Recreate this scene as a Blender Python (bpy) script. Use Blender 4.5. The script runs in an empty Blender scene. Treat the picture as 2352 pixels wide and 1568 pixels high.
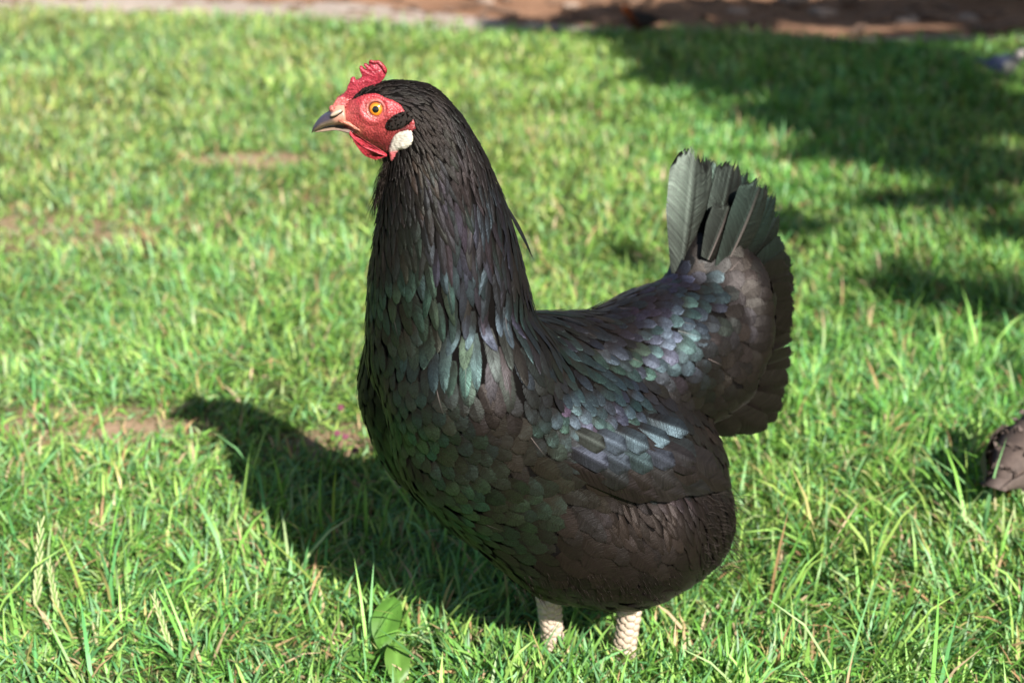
import bpy, bmesh, math, random
import numpy as np
from mathutils import Vector, Matrix
from mathutils.bvhtree import BVHTree

random.seed(7)
rng = np.random.default_rng(11)
scene = bpy.context.scene
COL = scene.collection
R = math.radians

# ------------------------------------------------------------------ camera
CAM_H, PITCH = 0.60, R(22)
cam_data = bpy.data.cameras.new('camera')
cam_data.lens = 50; cam_data.sensor_width = 36
cam_data.clip_start = 0.02; cam_data.clip_end = 500
cam = bpy.data.objects.new('camera', cam_data)
COL.objects.link(cam)
cam.location = (0, 0, CAM_H)
cam.rotation_euler = (math.pi/2 - PITCH, 0, 0)
cam_data.dof.use_dof = True
cam_data.dof.focus_distance = 0.865
cam_data.dof.aperture_fstop = 7.1
scene.camera = cam

# ------------------------------------------------------------------ world, sun, exposure
SUN_EL, SUN_AZ = R(38), R(154)                       # azimuth clockwise from +Y
TO_SUN = Vector((math.sin(SUN_AZ)*math.cos(SUN_EL), math.cos(SUN_AZ)*math.cos(SUN_EL), math.sin(SUN_EL)))
world = bpy.data.worlds.new('World'); scene.world = world; world.use_nodes = True
wn = world.node_tree.nodes; wl = world.node_tree.links
sky = wn.new('ShaderNodeTexSky'); sky.sky_type = 'NISHITA'; sky.sun_disc = False
sky.sun_elevation = SUN_EL; sky.sun_rotation = SUN_AZ
wl.new(sky.outputs['Color'], wn['Background'].inputs['Color'])
wn['Background'].inputs['Strength'].default_value = 0.05
sd = bpy.data.lights.new('sun', 'SUN'); sd.energy = 5.0; sd.angle = R(0.53); sd.color = (1.0, 0.955, 0.88)
sun = bpy.data.objects.new('sun', sd); COL.objects.link(sun)
sun.rotation_euler = TO_SUN.to_track_quat('Z', 'Y').to_euler()
sun.location = TO_SUN*8
vs = scene.view_settings
vs.view_transform = 'Standard'; vs.look = 'None'; vs.exposure = 1.2; vs.gamma = 1.0; vs.use_curve_mapping = False

# ------------------------------------------------------------------ pixel helpers (display scale 2352 x 1568)
FPX = 2352*50/36
CX, CY = 1176.0, 784.0
CP, SP = math.cos(PITCH), math.sin(PITCH)
def ray(px, py):
    u = (px-CX)/FPX; v = (CY-py)/FPX
    return Vector((u, CP+v*SP, -SP+v*CP))
def at(px, py, Y):
    d = ray(px, py); return Vector((0, 0, CAM_H)) + d*(Y/d.y)
def ground(px, py):
    d = ray(px, py); return Vector((0, 0, CAM_H)) + d*(-CAM_H/d.z)
def depth(P): return P[1]*CP - (P[2]-CAM_H)*SP
def pxm(P): return depth(P)/FPX                      # metres per display pixel at P
def project(P):                                      # (N,3) array -> (N,2)
    P = np.asarray(P, float)
    dep = P[:, 1]*CP - (P[:, 2]-CAM_H)*SP
    up = P[:, 1]*SP + (P[:, 2]-CAM_H)*CP
    return np.stack([CX + FPX*P[:, 0]/dep, CY - FPX*up/dep], 1)

# ------------------------------------------------------------------ object helpers
def tag(o, label=None, cat=None, group=None, kind=None):
    if label: o['label'] = label
    if cat: o['category'] = cat
    if group: o['group'] = group
    if kind: o['kind'] = kind
    return o
def empty(name, loc=(0, 0, 0)):
    o = bpy.data.objects.new(name, None); o.empty_display_size = 0.02
    COL.objects.link(o); o.location = loc; return o
def link(name, me, mat, parent=None):
    o = bpy.data.objects.new(name, me)
    if mat is not None and len(me.materials) == 0: me.materials.append(mat)
    COL.objects.link(o)
    if parent is not None:
        o.parent = parent
        if parent.type == 'EMPTY':
            o.matrix_parent_inverse = Matrix.Translation(parent.location).inverted()
        elif parent.parent is not None and parent.parent.type == 'EMPTY':
            pass
    return o
def mesh(name, V, F, smooth=True):
    me = bpy.data.meshes.new(name); me.from_pydata([tuple(v) for v in V], [], F); me.update()
    if smooth: me.polygons.foreach_set('use_smooth', np.ones(len(me.polygons), bool))
    return me
def npmesh(name, V, quads=None, tris=None, smooth=True):
    V = np.asarray(V, np.float32).reshape(-1, 3)
    nq = 0 if quads is None else len(quads); nt = 0 if tris is None else len(tris)
    me = bpy.data.meshes.new(name); me.vertices.add(len(V)); me.vertices.foreach_set('co', V.ravel())
    loops = []; starts = []
    if nq: loops.append(np.asarray(quads, np.int32).ravel()); starts.append(np.arange(nq)*4)
    if nt: loops.append(np.asarray(tris, np.int32).ravel()); starts.append(nq*4+np.arange(nt)*3)
    loops = np.concatenate(loops); starts = np.concatenate(starts).astype(np.int32)
    me.loops.add(len(loops)); me.loops.foreach_set('vertex_index', loops)
    me.polygons.add(nq+nt); me.polygons.foreach_set('loop_start', starts)
    if smooth: me.polygons.foreach_set('use_smooth', np.ones(nq+nt, bool))
    me.update(calc_edges=True)
    return me
def pcol(me, arr, name='col'):
    arr = np.asarray(arr, np.float32)
    if arr.shape[1] == 3: arr = np.concatenate([arr, np.ones((len(arr), 1), np.float32)], 1)
    a = me.attributes.new(name, 'FLOAT_COLOR', 'POINT'); a.data.foreach_set('color', arr.ravel())
def pvec(me, arr, name):
    arr = np.asarray(arr, np.float32)
    a = me.attributes.new(name, 'FLOAT_VECTOR', 'POINT'); a.data.foreach_set('vector', arr.ravel())

# ------------------------------------------------------------------ materials
class NT:
    def __init__(s, name):
        s.m = bpy.data.materials.new(name); s.m.use_nodes = True
        s.n = s.m.node_tree.nodes; s.l = s.m.node_tree.links
        s.p = s.n['Principled BSDF']; s.out = s.n['Material Output']
    def node(s, t, **kw):
        n = s.n.new(t)
        for k, v in kw.items():
            if k in n.inputs: n.inputs[k].default_value = v
            else: setattr(n, k, v)
        return n
    def set(s, **kw):
        for k, v in kw.items(): s.p.inputs[k.replace('_', ' ')].default_value = v
        return s
    def ln(s, a, b): s.l.new(a, b)
    def noise(s, scale, detail=3, rough=0.55, vec=None, dist=0.0):
        n = s.node('ShaderNodeTexNoise'); n.inputs['Scale'].default_value = scale
        n.inputs['Detail'].default_value = detail; n.inputs['Roughness'].default_value = rough
        n.inputs['Distortion'].default_value = dist
        if vec is not None: s.ln(vec, n.inputs['Vector'])
        return n.outputs['Fac']
    def obj(s): return s.node('ShaderNodeTexCoord').outputs['Object']
    def geo(s): return s.node('ShaderNodeNewGeometry').outputs['Position']
    def ramp(s, fac, stops):
        r = s.node('ShaderNodeValToRGB'); e = r.color_ramp.elements
        while len(e) < len(stops): e.new(0.5)
        for q, (p, c) in zip(e, stops): q.position = p; q.color = (*c, 1) if len(c) == 3 else c
        s.ln(fac, r.inputs['Fac']); return r.outputs['Color']
    def mix(s, fac, a, b, blend='MIX'):
        m = s.node('ShaderNodeMix'); m.data_type = 'RGBA'; m.blend_type = blend
        for k, v in ((0, fac), (6, a), (7, b)):
            if hasattr(v, 'links'): s.ln(v, m.inputs[k])
            elif k == 0: m.inputs[k].default_value = v
            else: m.inputs[k].default_value = (*v, 1)
        return m.outputs[2]
    def math(s, op, a, b=0.0, clamp=False):
        m = s.node('ShaderNodeMath'); m.operation = op; m.use_clamp = clamp
        for k, v in ((0, a), (1, b)):
            if hasattr(v, 'links'): s.ln(v, m.inputs[k])
            else: m.inputs[k].default_value = v
        return m.outputs[0]
    def attr(s, name, out='Color'):
        a = s.node('ShaderNodeAttribute'); a.attribute_name = name; return a.outputs[out]
    def bump(s, h, strength=0.4, dist=0.001):
        b = s.node('ShaderNodeBump'); b.inputs['Strength'].default_value = strength
        b.inputs['Distance'].default_value = dist; s.ln(h, b.inputs['Height'])
        s.ln(b.outputs['Normal'], s.p.inputs['Normal']); return b.outputs['Normal']
    def base(s, c): s.ln(c, s.p.inputs['Base Color']); return s

def mat_simple(name, c, rough=0.6, spec=0.4, var=0.25, scale=60):
    t = NT(name); f = t.noise(scale, 4, vec=t.geo())
    t.base(t.ramp(f, [(0.25, tuple(x*(1-var) for x in c)), (0.75, tuple(min(1, x*(1+var)) for x in c))]))
    t.set(Roughness=rough, Specular_IOR_Level=spec); return t.m

def mat_grass():
    t = NT('grass_blade_green'); c = t.attr('col')
    t.base(c); t.set(Roughness=0.45, Specular_IOR_Level=0.38)
    tr = t.node('ShaderNodeBsdfTranslucent'); t.ln(t.mix(1.0, c, (1.0, 0.95, 0.5), 'MULTIPLY'), tr.inputs['Color'])
    ms = t.node('ShaderNodeMixShader'); ms.inputs[0].default_value = 0.30
    t.ln(t.p.outputs[0], ms.inputs[1]); t.ln(tr.outputs[0], ms.inputs[2]); t.ln(ms.outputs[0], t.out.inputs['Surface'])
    return t.m
def mat_soil():
    t = NT('lawn_soil'); g = t.geo()
    a = t.noise(9, 5, 0.6, g); b = t.noise(160, 4, 0.7, g)
    c = t.ramp(a, [(0.3, (0.28, 0.185, 0.115)), (0.55, (0.40, 0.275, 0.18)), (0.8, (0.48, 0.36, 0.25))])
    c = t.mix(0.6, c, t.ramp(b, [(0.3, (0.35, 0.3, 0.27)), (0.7, (1, 1, 1))]), 'MULTIPLY')
    c = t.mix(t.attr('bare', 'Fac'), t.mix(0.5, (0.045, 0.075, 0.022), t.ramp(b, [(0.35, (0.03, 0.05, 0.015)), (0.7, (0.12, 0.12, 0.05))])), c)  # outside bare patches, shade between the blades is painted in as dark green
    t.base(c); t.set(Roughness=0.95, Specular_IOR_Level=0.15); t.bump(b, 0.8, 0.006); return t.m
def mat_path():
    t = NT('pale_path_dust'); g = t.geo()
    a = t.noise(3, 5, 0.6, g); b = t.noise(90, 4, 0.7, g)
    c = t.ramp(a, [(0.3, (0.30, 0.235, 0.195)), (0.55, (0.40, 0.335, 0.29)), (0.8, (0.46, 0.38, 0.32))])
    c = t.mix(0.5, c, t.ramp(b, [(0.3, (0.5, 0.47, 0.45)), (0.65, (1, 1, 1))]), 'MULTIPLY')
    t.base(c); t.set(Roughness=0.95, Specular_IOR_Level=0.2); t.bump(b, 0.7, 0.006); return t.m
def mat_bed():
    t = NT('red_earth_bed'); g = t.geo()
    a = t.noise(5, 5, 0.65, g); b = t.noise(70, 4, 0.7, g)
    c = t.ramp(a, [(0.3, (0.20, 0.105, 0.06)), (0.55, (0.34, 0.19, 0.115)), (0.8, (0.44, 0.29, 0.19))])
    c = t.mix(0.7, c, t.ramp(b, [(0.3, (0.35, 0.3, 0.28)), (0.65, (1, 1, 1))]), 'MULTIPLY')
    t.base(c); t.set(Roughness=0.95, Specular_IOR_Level=0.2); t.bump(b, 0.8, 0.01); return t.m

def mat_feather():
    t = NT('black_feather'); uv = t.node('ShaderNodeSeparateXYZ'); t.ln(t.attr('fuv', 'Vector'), uv.inputs[0])
    u, v, seed = uv.outputs[0], uv.outputs[1], uv.outputs[2]
    fc = t.node('ShaderNodeSeparateColor'); t.ln(t.attr('fcol'), fc.inputs[0])
    iri, hue, bri = fc.outputs[0], fc.outputs[1], fc.outputs[2]
    au = t.math('ABSOLUTE', u)
    # barbs slant outwards and forwards from the shaft
    b = t.math('SUBTRACT', t.math('MULTIPLY', v, 46.0), t.math('MULTIPLY', au, 9.0))
    cv = t.node('ShaderNodeCombineXYZ'); t.ln(b, cv.inputs[0]); t.ln(t.math('MULTIPLY', seed, 40.0), cv.inputs[1]); t.ln(t.math('MULTIPLY', u, 0.8), cv.inputs[2])
    barb = t.noise(1.0, 3, 0.65, cv.outputs[0])
    base = t.ramp(bri, [(0.0, (0.002, 0.0016, 0.0014)), (0.5, (0.0078, 0.0054, 0.0043)), (1.0, (0.026, 0.0178, 0.0132))])
    base = t.mix(0.75, base, t.ramp(barb, [(0.3, (0.35, 0.33, 0.33)), (0.72, (1.5, 1.45, 1.4))]), 'MULTIPLY')
    shaft = t.math('MULTIPLY', t.math('LESS_THAN', au, 0.055), t.math('GREATER_THAN', seed, 0.975))
    base = t.mix(t.math('MULTIPLY', shaft, t.math('SUBTRACT', 1.0, v)), base, (0.10, 0.08, 0.075))
    t.base(base); t.set(Roughness=0.40, Specular_IOR_Level=0.07)
    t.p.inputs['Sheen Weight'].default_value = 0.02; t.p.inputs['Sheen Roughness'].default_value = 0.4
    t.p.inputs['Sheen Tint'].default_value = (0.9, 0.8, 0.75, 1)
    nrm = t.bump(barb, 0.40, 0.0007)
    gl = t.node('ShaderNodeBsdfGlossy'); gl.inputs['Roughness'].default_value = 0.46
    sparkle = t.noise(1500, 2, 0.6, t.geo())
    gc = t.ramp(hue, [(0.0, (0.115, 0.165, 0.110)), (0.3, (0.082, 0.168, 0.140)), (0.55, (0.105, 0.160, 0.195)), (0.8, (0.140, 0.135, 0.215)), (1.0, (0.195, 0.125, 0.200))])
    gc = t.mix(0.7, gc, t.ramp(sparkle, [(0.3, (0.35, 0.35, 0.4)), (0.7, (1.3, 1.3, 1.2))]), 'MULTIPLY')
    gc = t.mix(t.math('MULTIPLY', iri, 4.0, True), (0.118, 0.092, 0.080), gc)
    t.ln(gc, gl.inputs['Color']); t.ln(nrm, gl.inputs['Normal'])
    mask = t.ramp(v, [(0.25, (0, 0, 0)), (0.6, (1, 1, 1)), (0.93, (1, 1, 1)), (1.0, (0.35, 0.35, 0.35))])
    edge = t.ramp(au, [(0.0, (0.75,)*3), (0.2, (1, 1, 1)), (0.75, (1, 1, 1)), (1.0, (0.15,)*3)])
    f = t.math('MULTIPLY', t.math('MULTIPLY', iri, t.math('MULTIPLY', mask, edge)), t.math('ADD', t.math('MULTIPLY', barb, 0.6), 0.35), True)
    f = t.math('ADD', f, t.math('MULTIPLY', barb, 0.24), True)
    ms = t.node('ShaderNodeMixShader'); t.ln(f, ms.inputs[0])
    t.ln(t.p.outputs[0], ms.inputs[1]); t.ln(gl.outputs[0], ms.inputs[2])
    # frayed rim: single barbs stand out beyond the solid vane
    rim = t.math('MAXIMUM', t.math('MULTIPLY', au, 0.95), t.math('MULTIPLY', t.math('SUBTRACT', v, 0.72), 3.4))
    fine = t.math('SINE', t.math('MULTIPLY', b, 5.0))
    lim = t.math('ADD', t.math('ADD', 0.62, t.math('MULTIPLY', barb, 0.42)), t.math('MULTIPLY', fine, 0.07))
    al = t.math('LESS_THAN', rim, lim)
    tp = t.node('ShaderNodeBsdfTransparent'); m2 = t.node('ShaderNodeMixShader'); t.ln(al, m2.inputs[0])
    t.ln(tp.outputs[0], m2.inputs[1]); t.ln(ms.outputs[0], m2.inputs[2]); t.ln(m2.outputs[0], t.out.inputs['Surface'])
    return t.m
def mat_skin(name='red_face_skin', wr=1.0):
    t = NT(name); g = t.geo(); c = t.attr('col')
    vo = t.node('ShaderNodeTexVoronoi'); vo.inputs['Scale'].default_value = 820; t.ln(g, vo.inputs['Vector'])
    n = t.noise(420, 4, 0.65, g, 0.4)
    c = t.mix(0.75, c, t.ramp(vo.outputs['Distance'], [(0.05, (1.2, 1.2, 1.2)), (0.5, (0.80, 0.68, 0.68)), (0.8, (0.48, 0.36, 0.36))]), 'MULTIPLY')
    c = t.mix(0.55, c, t.ramp(n, [(0.3, (0.62, 0.5, 0.5)), (0.7, (1.25, 1.2, 1.2))]), 'MULTIPLY')
    c = t.mix(1.0, c, (0.80, 0.56, 0.61), 'MULTIPLY')
    t.base(c); t.set(Roughness=0.42, Specular_IOR_Level=0.5)
    t.p.inputs['Subsurface Weight'].default_value = 0.15; t.p.inputs['Subsurface Radius'].default_value = (0.003, 0.001, 0.0006); t.p.inputs['Subsurface Scale'].default_value = 1.0
    h = t.math('ADD', t.math('MULTIPLY', vo.outputs['Distance'], -0.9), t.math('MULTIPLY', n, 0.9))
    t.bump(h, 0.40*wr, 0.0009); return t.m
def mat_vcol(name, rough=0.5, spec=0.5, bump=0.2, scale=500, coat=0.0):
    t = NT(name); g = t.geo(); c = t.attr('col'); n = t.noise(scale, 4, 0.6, g)
    c = t.mix(0.5, c, t.ramp(n, [(0.3, (0.6,)*3), (0.7, (1.25,)*3)]), 'MULTIPLY')
    t.base(c); t.set(Roughness=rough, Specular_IOR_Level=spec, Coat_Weight=coat); t.bump(n, bump, 0.0008); return t.m
M_GRASS = mat_grass(); M_SOIL = mat_soil(); M_PATH = mat_path(); M_BED = mat_bed(); M_FEATH = mat_feather()
M_SKIN = mat_skin(); M_COMB = mat_skin('red_comb_skin', 1.2)
M_BEAK = mat_vcol('horn_beak', 0.34, 0.5, 0.25, 700, 0.15)
M_BODY = mat_simple('down_black', (0.0035, 0.003, 0.0028), 0.9, 0.04)
M_LOBE = mat_vcol('white_earlobe', 0.6, 0.35, 0.4, 520)
M_EAR = mat_vcol('ear_bristle', 0.7, 0.2, 0.3, 1400)
M_LEG = mat_vcol('pale_shank', 0.55, 0.35, 0.6, 260)
M_LEAF = mat_grass(); M_LEAF.name = 'broad_leaf'
M_BARK = mat_simple('bark_brown', (0.12, 0.085, 0.06), 0.9, 0.2, 0.45, 25)

# ------------------------------------------------------------------ ground
def hnoise(x, y):
    return (0.006*np.sin(3.1*x+1.3)*np.cos(2.7*y+0.4) + 0.004*np.sin(7.3*x-2.1*y) + 0.003*np.cos(9.1*y+4.0*x+1.0))
def edge_y(x):                                       # where the lawn stops
    return 3.56 - 0.175*x + 0.03*np.sin(5*x) + 0.015*np.sin(13*x+1)
def terrain():
    xs = np.concatenate([np.linspace(-60, -4, 16)[:-1], np.linspace(-4, 4, 260), np.linspace(4, 60, 16)[1:]])
    ys = np.concatenate([np.linspace(-40, -1, 14)[:-1], np.linspace(-1, 5, 200), np.linspace(5, 90, 18)[1:]])
    X, Y = np.meshgrid(xs, ys); near = (np.abs(X) < 5) & (np.abs(Y-2) < 4)
    Z = np.where(near, hnoise(X, Y), 0) - 0.002
    V = np.stack([X, Y, Z], -1).reshape(-1, 3); nx = len(xs); ny = len(ys)
    i = np.arange(nx-1)[None] + nx*np.arange(ny-1)[:, None]; i = i.ravel()
    return npmesh('ground', V, np.stack([i, i+1, i+nx+1, i+nx], 1))
def strip(name, off0, off1, z0, mat, x0=-6, x1=6, n=160, label=None, ny=12, taper=False):
    xs = np.linspace(x0, x1, n); V = []
    for j in range(ny):
        f = j/(ny-1); o = off0 + (off1-off0)*f*(np.clip((0.25-xs)/0.6, 0.02, 1) if taper else 1.0)
        ys = edge_y(xs) + o + (0.02*np.sin(9*xs+2) if j == ny-1 else 0)
        V.append(np.stack([xs, ys, hnoise(xs, ys) + z0 + 0.006*math.sin(math.pi*f)], 1))
    i = (np.arange(n-1)[None] + n*np.arange(ny-1)[:, None]).ravel()
    return tag(link(name, npmesh(name, np.concatenate(V), np.stack([i, i+1, i+n+1, i+n], 1)), mat), label, kind='structure')
strip('path', -0.03, 0.30, 0.006, M_PATH, label='pale trodden path along the far lawn edge', taper=True)
strip('earth_bed', -0.04, 7.0, 0.001, M_BED, label='reddish earth bed behind the path', ny=40)

# ------------------------------------------------------------------ grass
patches = [(-0.42, 2.29, 0.11, 0.06, 0.72), (-0.66, 1.92, 0.24, 0.10, 0.42), (-0.43, 1.26, 0.11, 0.045, 0.5), (-0.16, 1.225, 0.07, 0.035, 0.5),
           (-0.95, 1.75, 0.2, 0.12, 0.5), (-0.34, 2.05, 0.10, 0.05, 0.3)]
def sparse(x, y):
    s = np.zeros_like(x)
    for (cx, cy, rx, ry, k) in patches:
        d = ((x-cx)/rx)**2 + ((y-cy)/ry)**2 + 0.35*np.sin(31*x+5*cx)*np.cos(37*y)
        s = np.maximum(s, k*np.clip(1.6-d, 0, 1))
    return s
gme = terrain(); gco = np.zeros(len(gme.vertices)*3, np.float32); gme.vertices.foreach_get('co', gco); gco = gco.reshape(-1, 3)
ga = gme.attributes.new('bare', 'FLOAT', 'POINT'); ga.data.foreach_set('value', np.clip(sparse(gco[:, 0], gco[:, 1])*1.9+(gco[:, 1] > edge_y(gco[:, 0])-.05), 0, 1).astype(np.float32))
tag(link('ground', gme, M_SOIL), 'thatch painted dark green for shade among the blades, bare reddish soil in patches', kind='structure')
def vnoise(x, y, sc, seed):
    r = np.random.default_rng(seed); G = r.random((64, 64))
    xi = x*sc; yi = y*sc; x0 = np.floor(xi).astype(int); y0 = np.floor(yi).astype(int); fx = xi-x0; fy = yi-y0
    fx = fx*fx*(3-2*fx); fy = fy*fy*(3-2*fy)
    g = lambda a, b: G[a % 64, b % 64]
    return (g(x0, y0)*(1-fx)+g(x0+1, y0)*fx)*(1-fy) + (g(x0, y0+1)*(1-fx)+g(x0+1, y0+1)*fx)*fy

def blades(root, az, lean, bend, L, W, col, twist=None, seg=3, tipcol=None):
    """curved grass blades as one strip each; all arrays of length N"""
    N = len(root); dirh = np.stack([np.cos(az), np.sin(az), np.zeros(N)], 1)
    side = np.stack([-np.sin(az), np.cos(az), np.zeros(N)], 1)
    if twist is not None:
        side = side*np.cos(twist)[:, None] + np.array([0, 0, 1.0])*np.sin(twist)[:, None]
    P = root.copy(); pts = [P.copy()]; a = lean.copy()
    for k in range(seg):
        d = dirh*np.sin(a)[:, None] + np.array([0, 0, 1.0])*np.cos(a)[:, None]
        P = P + d*(L/seg)[:, None]; P[:, 2] = np.maximum(P[:, 2], root[:, 2]+0.003)
        pts.append(P.copy()); a = a + bend
    V = np.zeros((N, 2*seg+1, 3)); C = np.zeros((N, 2*seg+1, 3))
    for k in range(seg):
        w = W*(0.75 if k == 0 else 1.0 if k < seg-1 or seg == 2 else 0.72)
        V[:, 2*k] = pts[k] - side*(w/2)[:, None]; V[:, 2*k+1] = pts[k] + side*(w/2)[:, None]
        g = 0.62 + 0.38*k/seg if k == 0 else 1.0
        C[:, 2*k] = col*(1.0 if k else 1.0); C[:, 2*k+1] = C[:, 2*k]
    V[:, -1] = pts[-1]; C[:, -1] = col if tipcol is None else tipcol
    return V, C
def assemble(parts, name):
    Vs, Cs, Q, T = [], [], [], []; off = 0
    for V, C in parts:
        N, K, _ = V.shape; s = (K-1)//2; b = off + K*np.arange(N)
        for k in range(s-1): Q.append(np.stack([b+2*k, b+2*k+1, b+2*k+3, b+2*k+2], 1))
        T.append(np.stack([b+2*s-2, b+2*s-1, b+2*s], 1))
        Vs.append(V.reshape(-1, 3)); Cs.append(C.reshape(-1, 3)); off += N*K
    me = npmesh(name, np.concatenate(Vs), np.concatenate(Q), np.concatenate(T)); pcol(me, np.concatenate(Cs)); return me

PAL = np.array([[0.135, 0.285, 0.046], [0.175, 0.330, 0.058], [0.235, 0.380, 0.085], [0.105, 0.255, 0.080], [0.290, 0.395, 0.090], [0.180, 0.335, 0.130]])
STRAW = np.array([[0.46, 0.32, 0.17], [0.54, 0.40, 0.25], [0.42, 0.26, 0.13], [0.46, 0.41, 0.16]])
def grass_colors(n, x, y, straw=0.07):
    c = PAL[rng.integers(0, len(PAL), n)]*rng.uniform(0.58, 1.42, (n, 1))
    pale = rng.random(n) < .05; c[pale] = np.array([.36, .43, .19])*rng.uniform(.8, 1.1, (pale.sum(), 1))
    t = vnoise(x, y, 3.0, 5)[:, None]*0.6 + vnoise(x, y, 11.0, 6)[:, None]*0.4
    c = c*(0.87+0.37*t)*np.array([[1, 1, 1]])
    c[:, 0] *= 0.85 + 0.35*vnoise(x, y, 2.2, 9)
    k = np.clip((0.25-x)/1.1, 0, 1)*np.clip((y-0.9)/0.9, 0.25, 1); c[:, 0] *= 0.97+0.26*k-0.12*np.clip((1.15-y)/.3, 0, 1); c[:, 2] *= 1.05+0.35*k; c[:, 1] *= 1.05
    sp = sparse(x, y); s = rng.random(n) < straw + 0.16*sp
    c[s] = STRAW[rng.integers(0, len(STRAW), s.sum())]*rng.uniform(0.7, 1.1, (s.sum(), 1)); return c
HEN_C = np.array([0.055, 0.87])
def tufts(y0, y1, dens, per, Lr, Wr, leanr, bendr, straw=0.07, spread=0.017, margin=0.42, seg=3, flat=0.0):
    straw = straw*1.35
    xm = 0.36*(0.93*y1+0.25)+margin; area = 2*xm*(y1-y0); nt = int(area*dens/per)
    cx = rng.uniform(-xm, xm, nt); cy = rng.uniform(y0, y1, nt)
    keep = (np.abs(cx) < 0.36*(0.93*cy+0.25)+margin) & (cy < edge_y(cx)+0.01); cx, cy = cx[keep], cy[keep]; nt = len(cx)
    ca = rng.uniform(0, 2*np.pi, nt)*0.6 + 6.0*vnoise(cx, cy, 5.0, 21); cl = rng.uniform(0.1, 0.8, nt)
    idx = np.repeat(np.arange(nt), rng.poisson(per, nt)); n = len(idx)
    r = np.abs(rng.normal(0, spread, n)); th = rng.uniform(0, 2*np.pi, n)
    x = cx[idx]+r*np.cos(th); y = cy[idx]+r*np.sin(th)
    sp = sparse(x, y); k = (rng.random(n) > sp) & (y < edge_y(x) + rng.normal(0, 0.015, n)); x, y, idx, th, sp = x[k], y[k], idx[k], th[k], sp[k]; n = len(x)
    # leaning mixes the tuft's own lean with outward splay
    vx = cl[idx]*np.cos(ca[idx]) + 0.55*np.cos(th) + rng.normal(0, 0.35, n); vy = cl[idx]*np.sin(ca[idx]) + 0.55*np.sin(th) + rng.normal(0, 0.35, n)
    az = np.arctan2(vy, vx); lean = rng.uniform(*leanr, n); bend = rng.uniform(*bendr, n)
    hgt = 0.75+0.5*vnoise(x, y, 4.0, 33)
    L = rng.uniform(*Lr, n)*hgt*(1-0.55*sp); W = rng.uniform(*Wr, n)*0.87
    under = (((x-HEN_C[0])/0.11)**2 + ((y-HEN_C[1]-0.07)/0.062)**2) < 1
    L = np.where(under, np.minimum(L, 0.034), L)
    tw = rng.uniform(-0.8, 0.8, n)
    root = np.stack([x, y, hnoise(x, y)-0.003], 1); c = grass_colors(n, x, y, straw)
    tip = c.copy(); dry = rng.random(n) < 0.13; tip[dry] = STRAW[rng.integers(0, 4, dry.sum())]*0.9
    return blades(root, az, lean, bend, L, W, c, tw, seg, tip)
parts = [
    tufts(0.55, 1.15, 76000, 9, (0.014, 0.034), (0.0015, 0.0028), (0.35, 1.3), (0.0, 0.55), 0.06),
    tufts(0.55, 1.15, 9500, 7, (0.030, 0.055), (0.0018, 0.0036), (0.1, 0.85), (0.05, 0.55), 0.06, 0.010),
    tufts(0.55, 1.15, 700, 4, (0.06, 0.10), (0.0022, 0.0040), (0.1, 0.7), (0.1, 0.5), 0.04, 0.008),
    tufts(0.55, 1.25, 3000, 2, (0.02, 0.05), (0.0011, 0.0022), (1.15, 1.5), (-0.05, 0.12), 0.62, 0.02),
    tufts(1.15, 1.75, 54000, 9, (0.015, 0.034), (0.0018, 0.0031), (0.35, 1.3), (0.0, 0.55), 0.05),
    tufts(1.15, 1.75, 6500, 7, (0.026, 0.048), (0.0020, 0.0036), (0.1, 0.8), (0.05, 0.5), 0.06, 0.010),
    tufts(1.15, 1.75, 320, 4, (0.05, 0.08), (0.0022, 0.0036), (0.1, 0.6), (0.1, 0.5), 0.04, 0.008),
    tufts(1.75, 2.6, 29000, 9, (0.018, 0.038), (0.0026, 0.0043), (0.35, 1.3), (0.0, 0.6), 0.05, seg=2, margin=0.5),
    tufts(1.75, 2.6, 2600, 7, (0.028, 0.050), (0.0026, 0.0042), (0.1, 0.8), (0.05, 0.6), 0.06, seg=2, margin=0.5),
    tufts(2.6, 4.2, 17500, 9, (0.020, 0.042), (0.0036, 0.0058), (0.35, 1.3), (0.0, 0.6), 0.035, seg=2, margin=0.6),
    tufts(2.6, 4.2, 1500, 7, (0.03, 0.055), (0.0034, 0.005), (0.1, 0.8), (0.05, 0.6), 0.06, seg=2, margin=0.6),
]
def foot_tuft(n, x0, x1, y0, y1, Lr):
    x = rng.uniform(x0, x1, n); y = rng.uniform(y0, y1, n); c = grass_colors(n, x, y, .06)
    return blades(np.stack([x, y, hnoise(x, y)-.003], 1), rng.uniform(0, 6.28, n), rng.uniform(.05, .6, n), rng.uniform(.05, .4, n), rng.uniform(*Lr, n), rng.uniform(.0018, .0034, n), c, rng.uniform(-.8, .8, n), 4)
parts.append(foot_tuft(1500, -0.06, 0.17, 0.775, 0.875, (.026, .046)))
parts.append(foot_tuft(150, -0.02, 0.05, 0.80, 0.86, (.045, .065)))
parts.append(foot_tuft(500, -0.05, 0.16, 0.80, 0.87, (.035, .055)))
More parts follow.
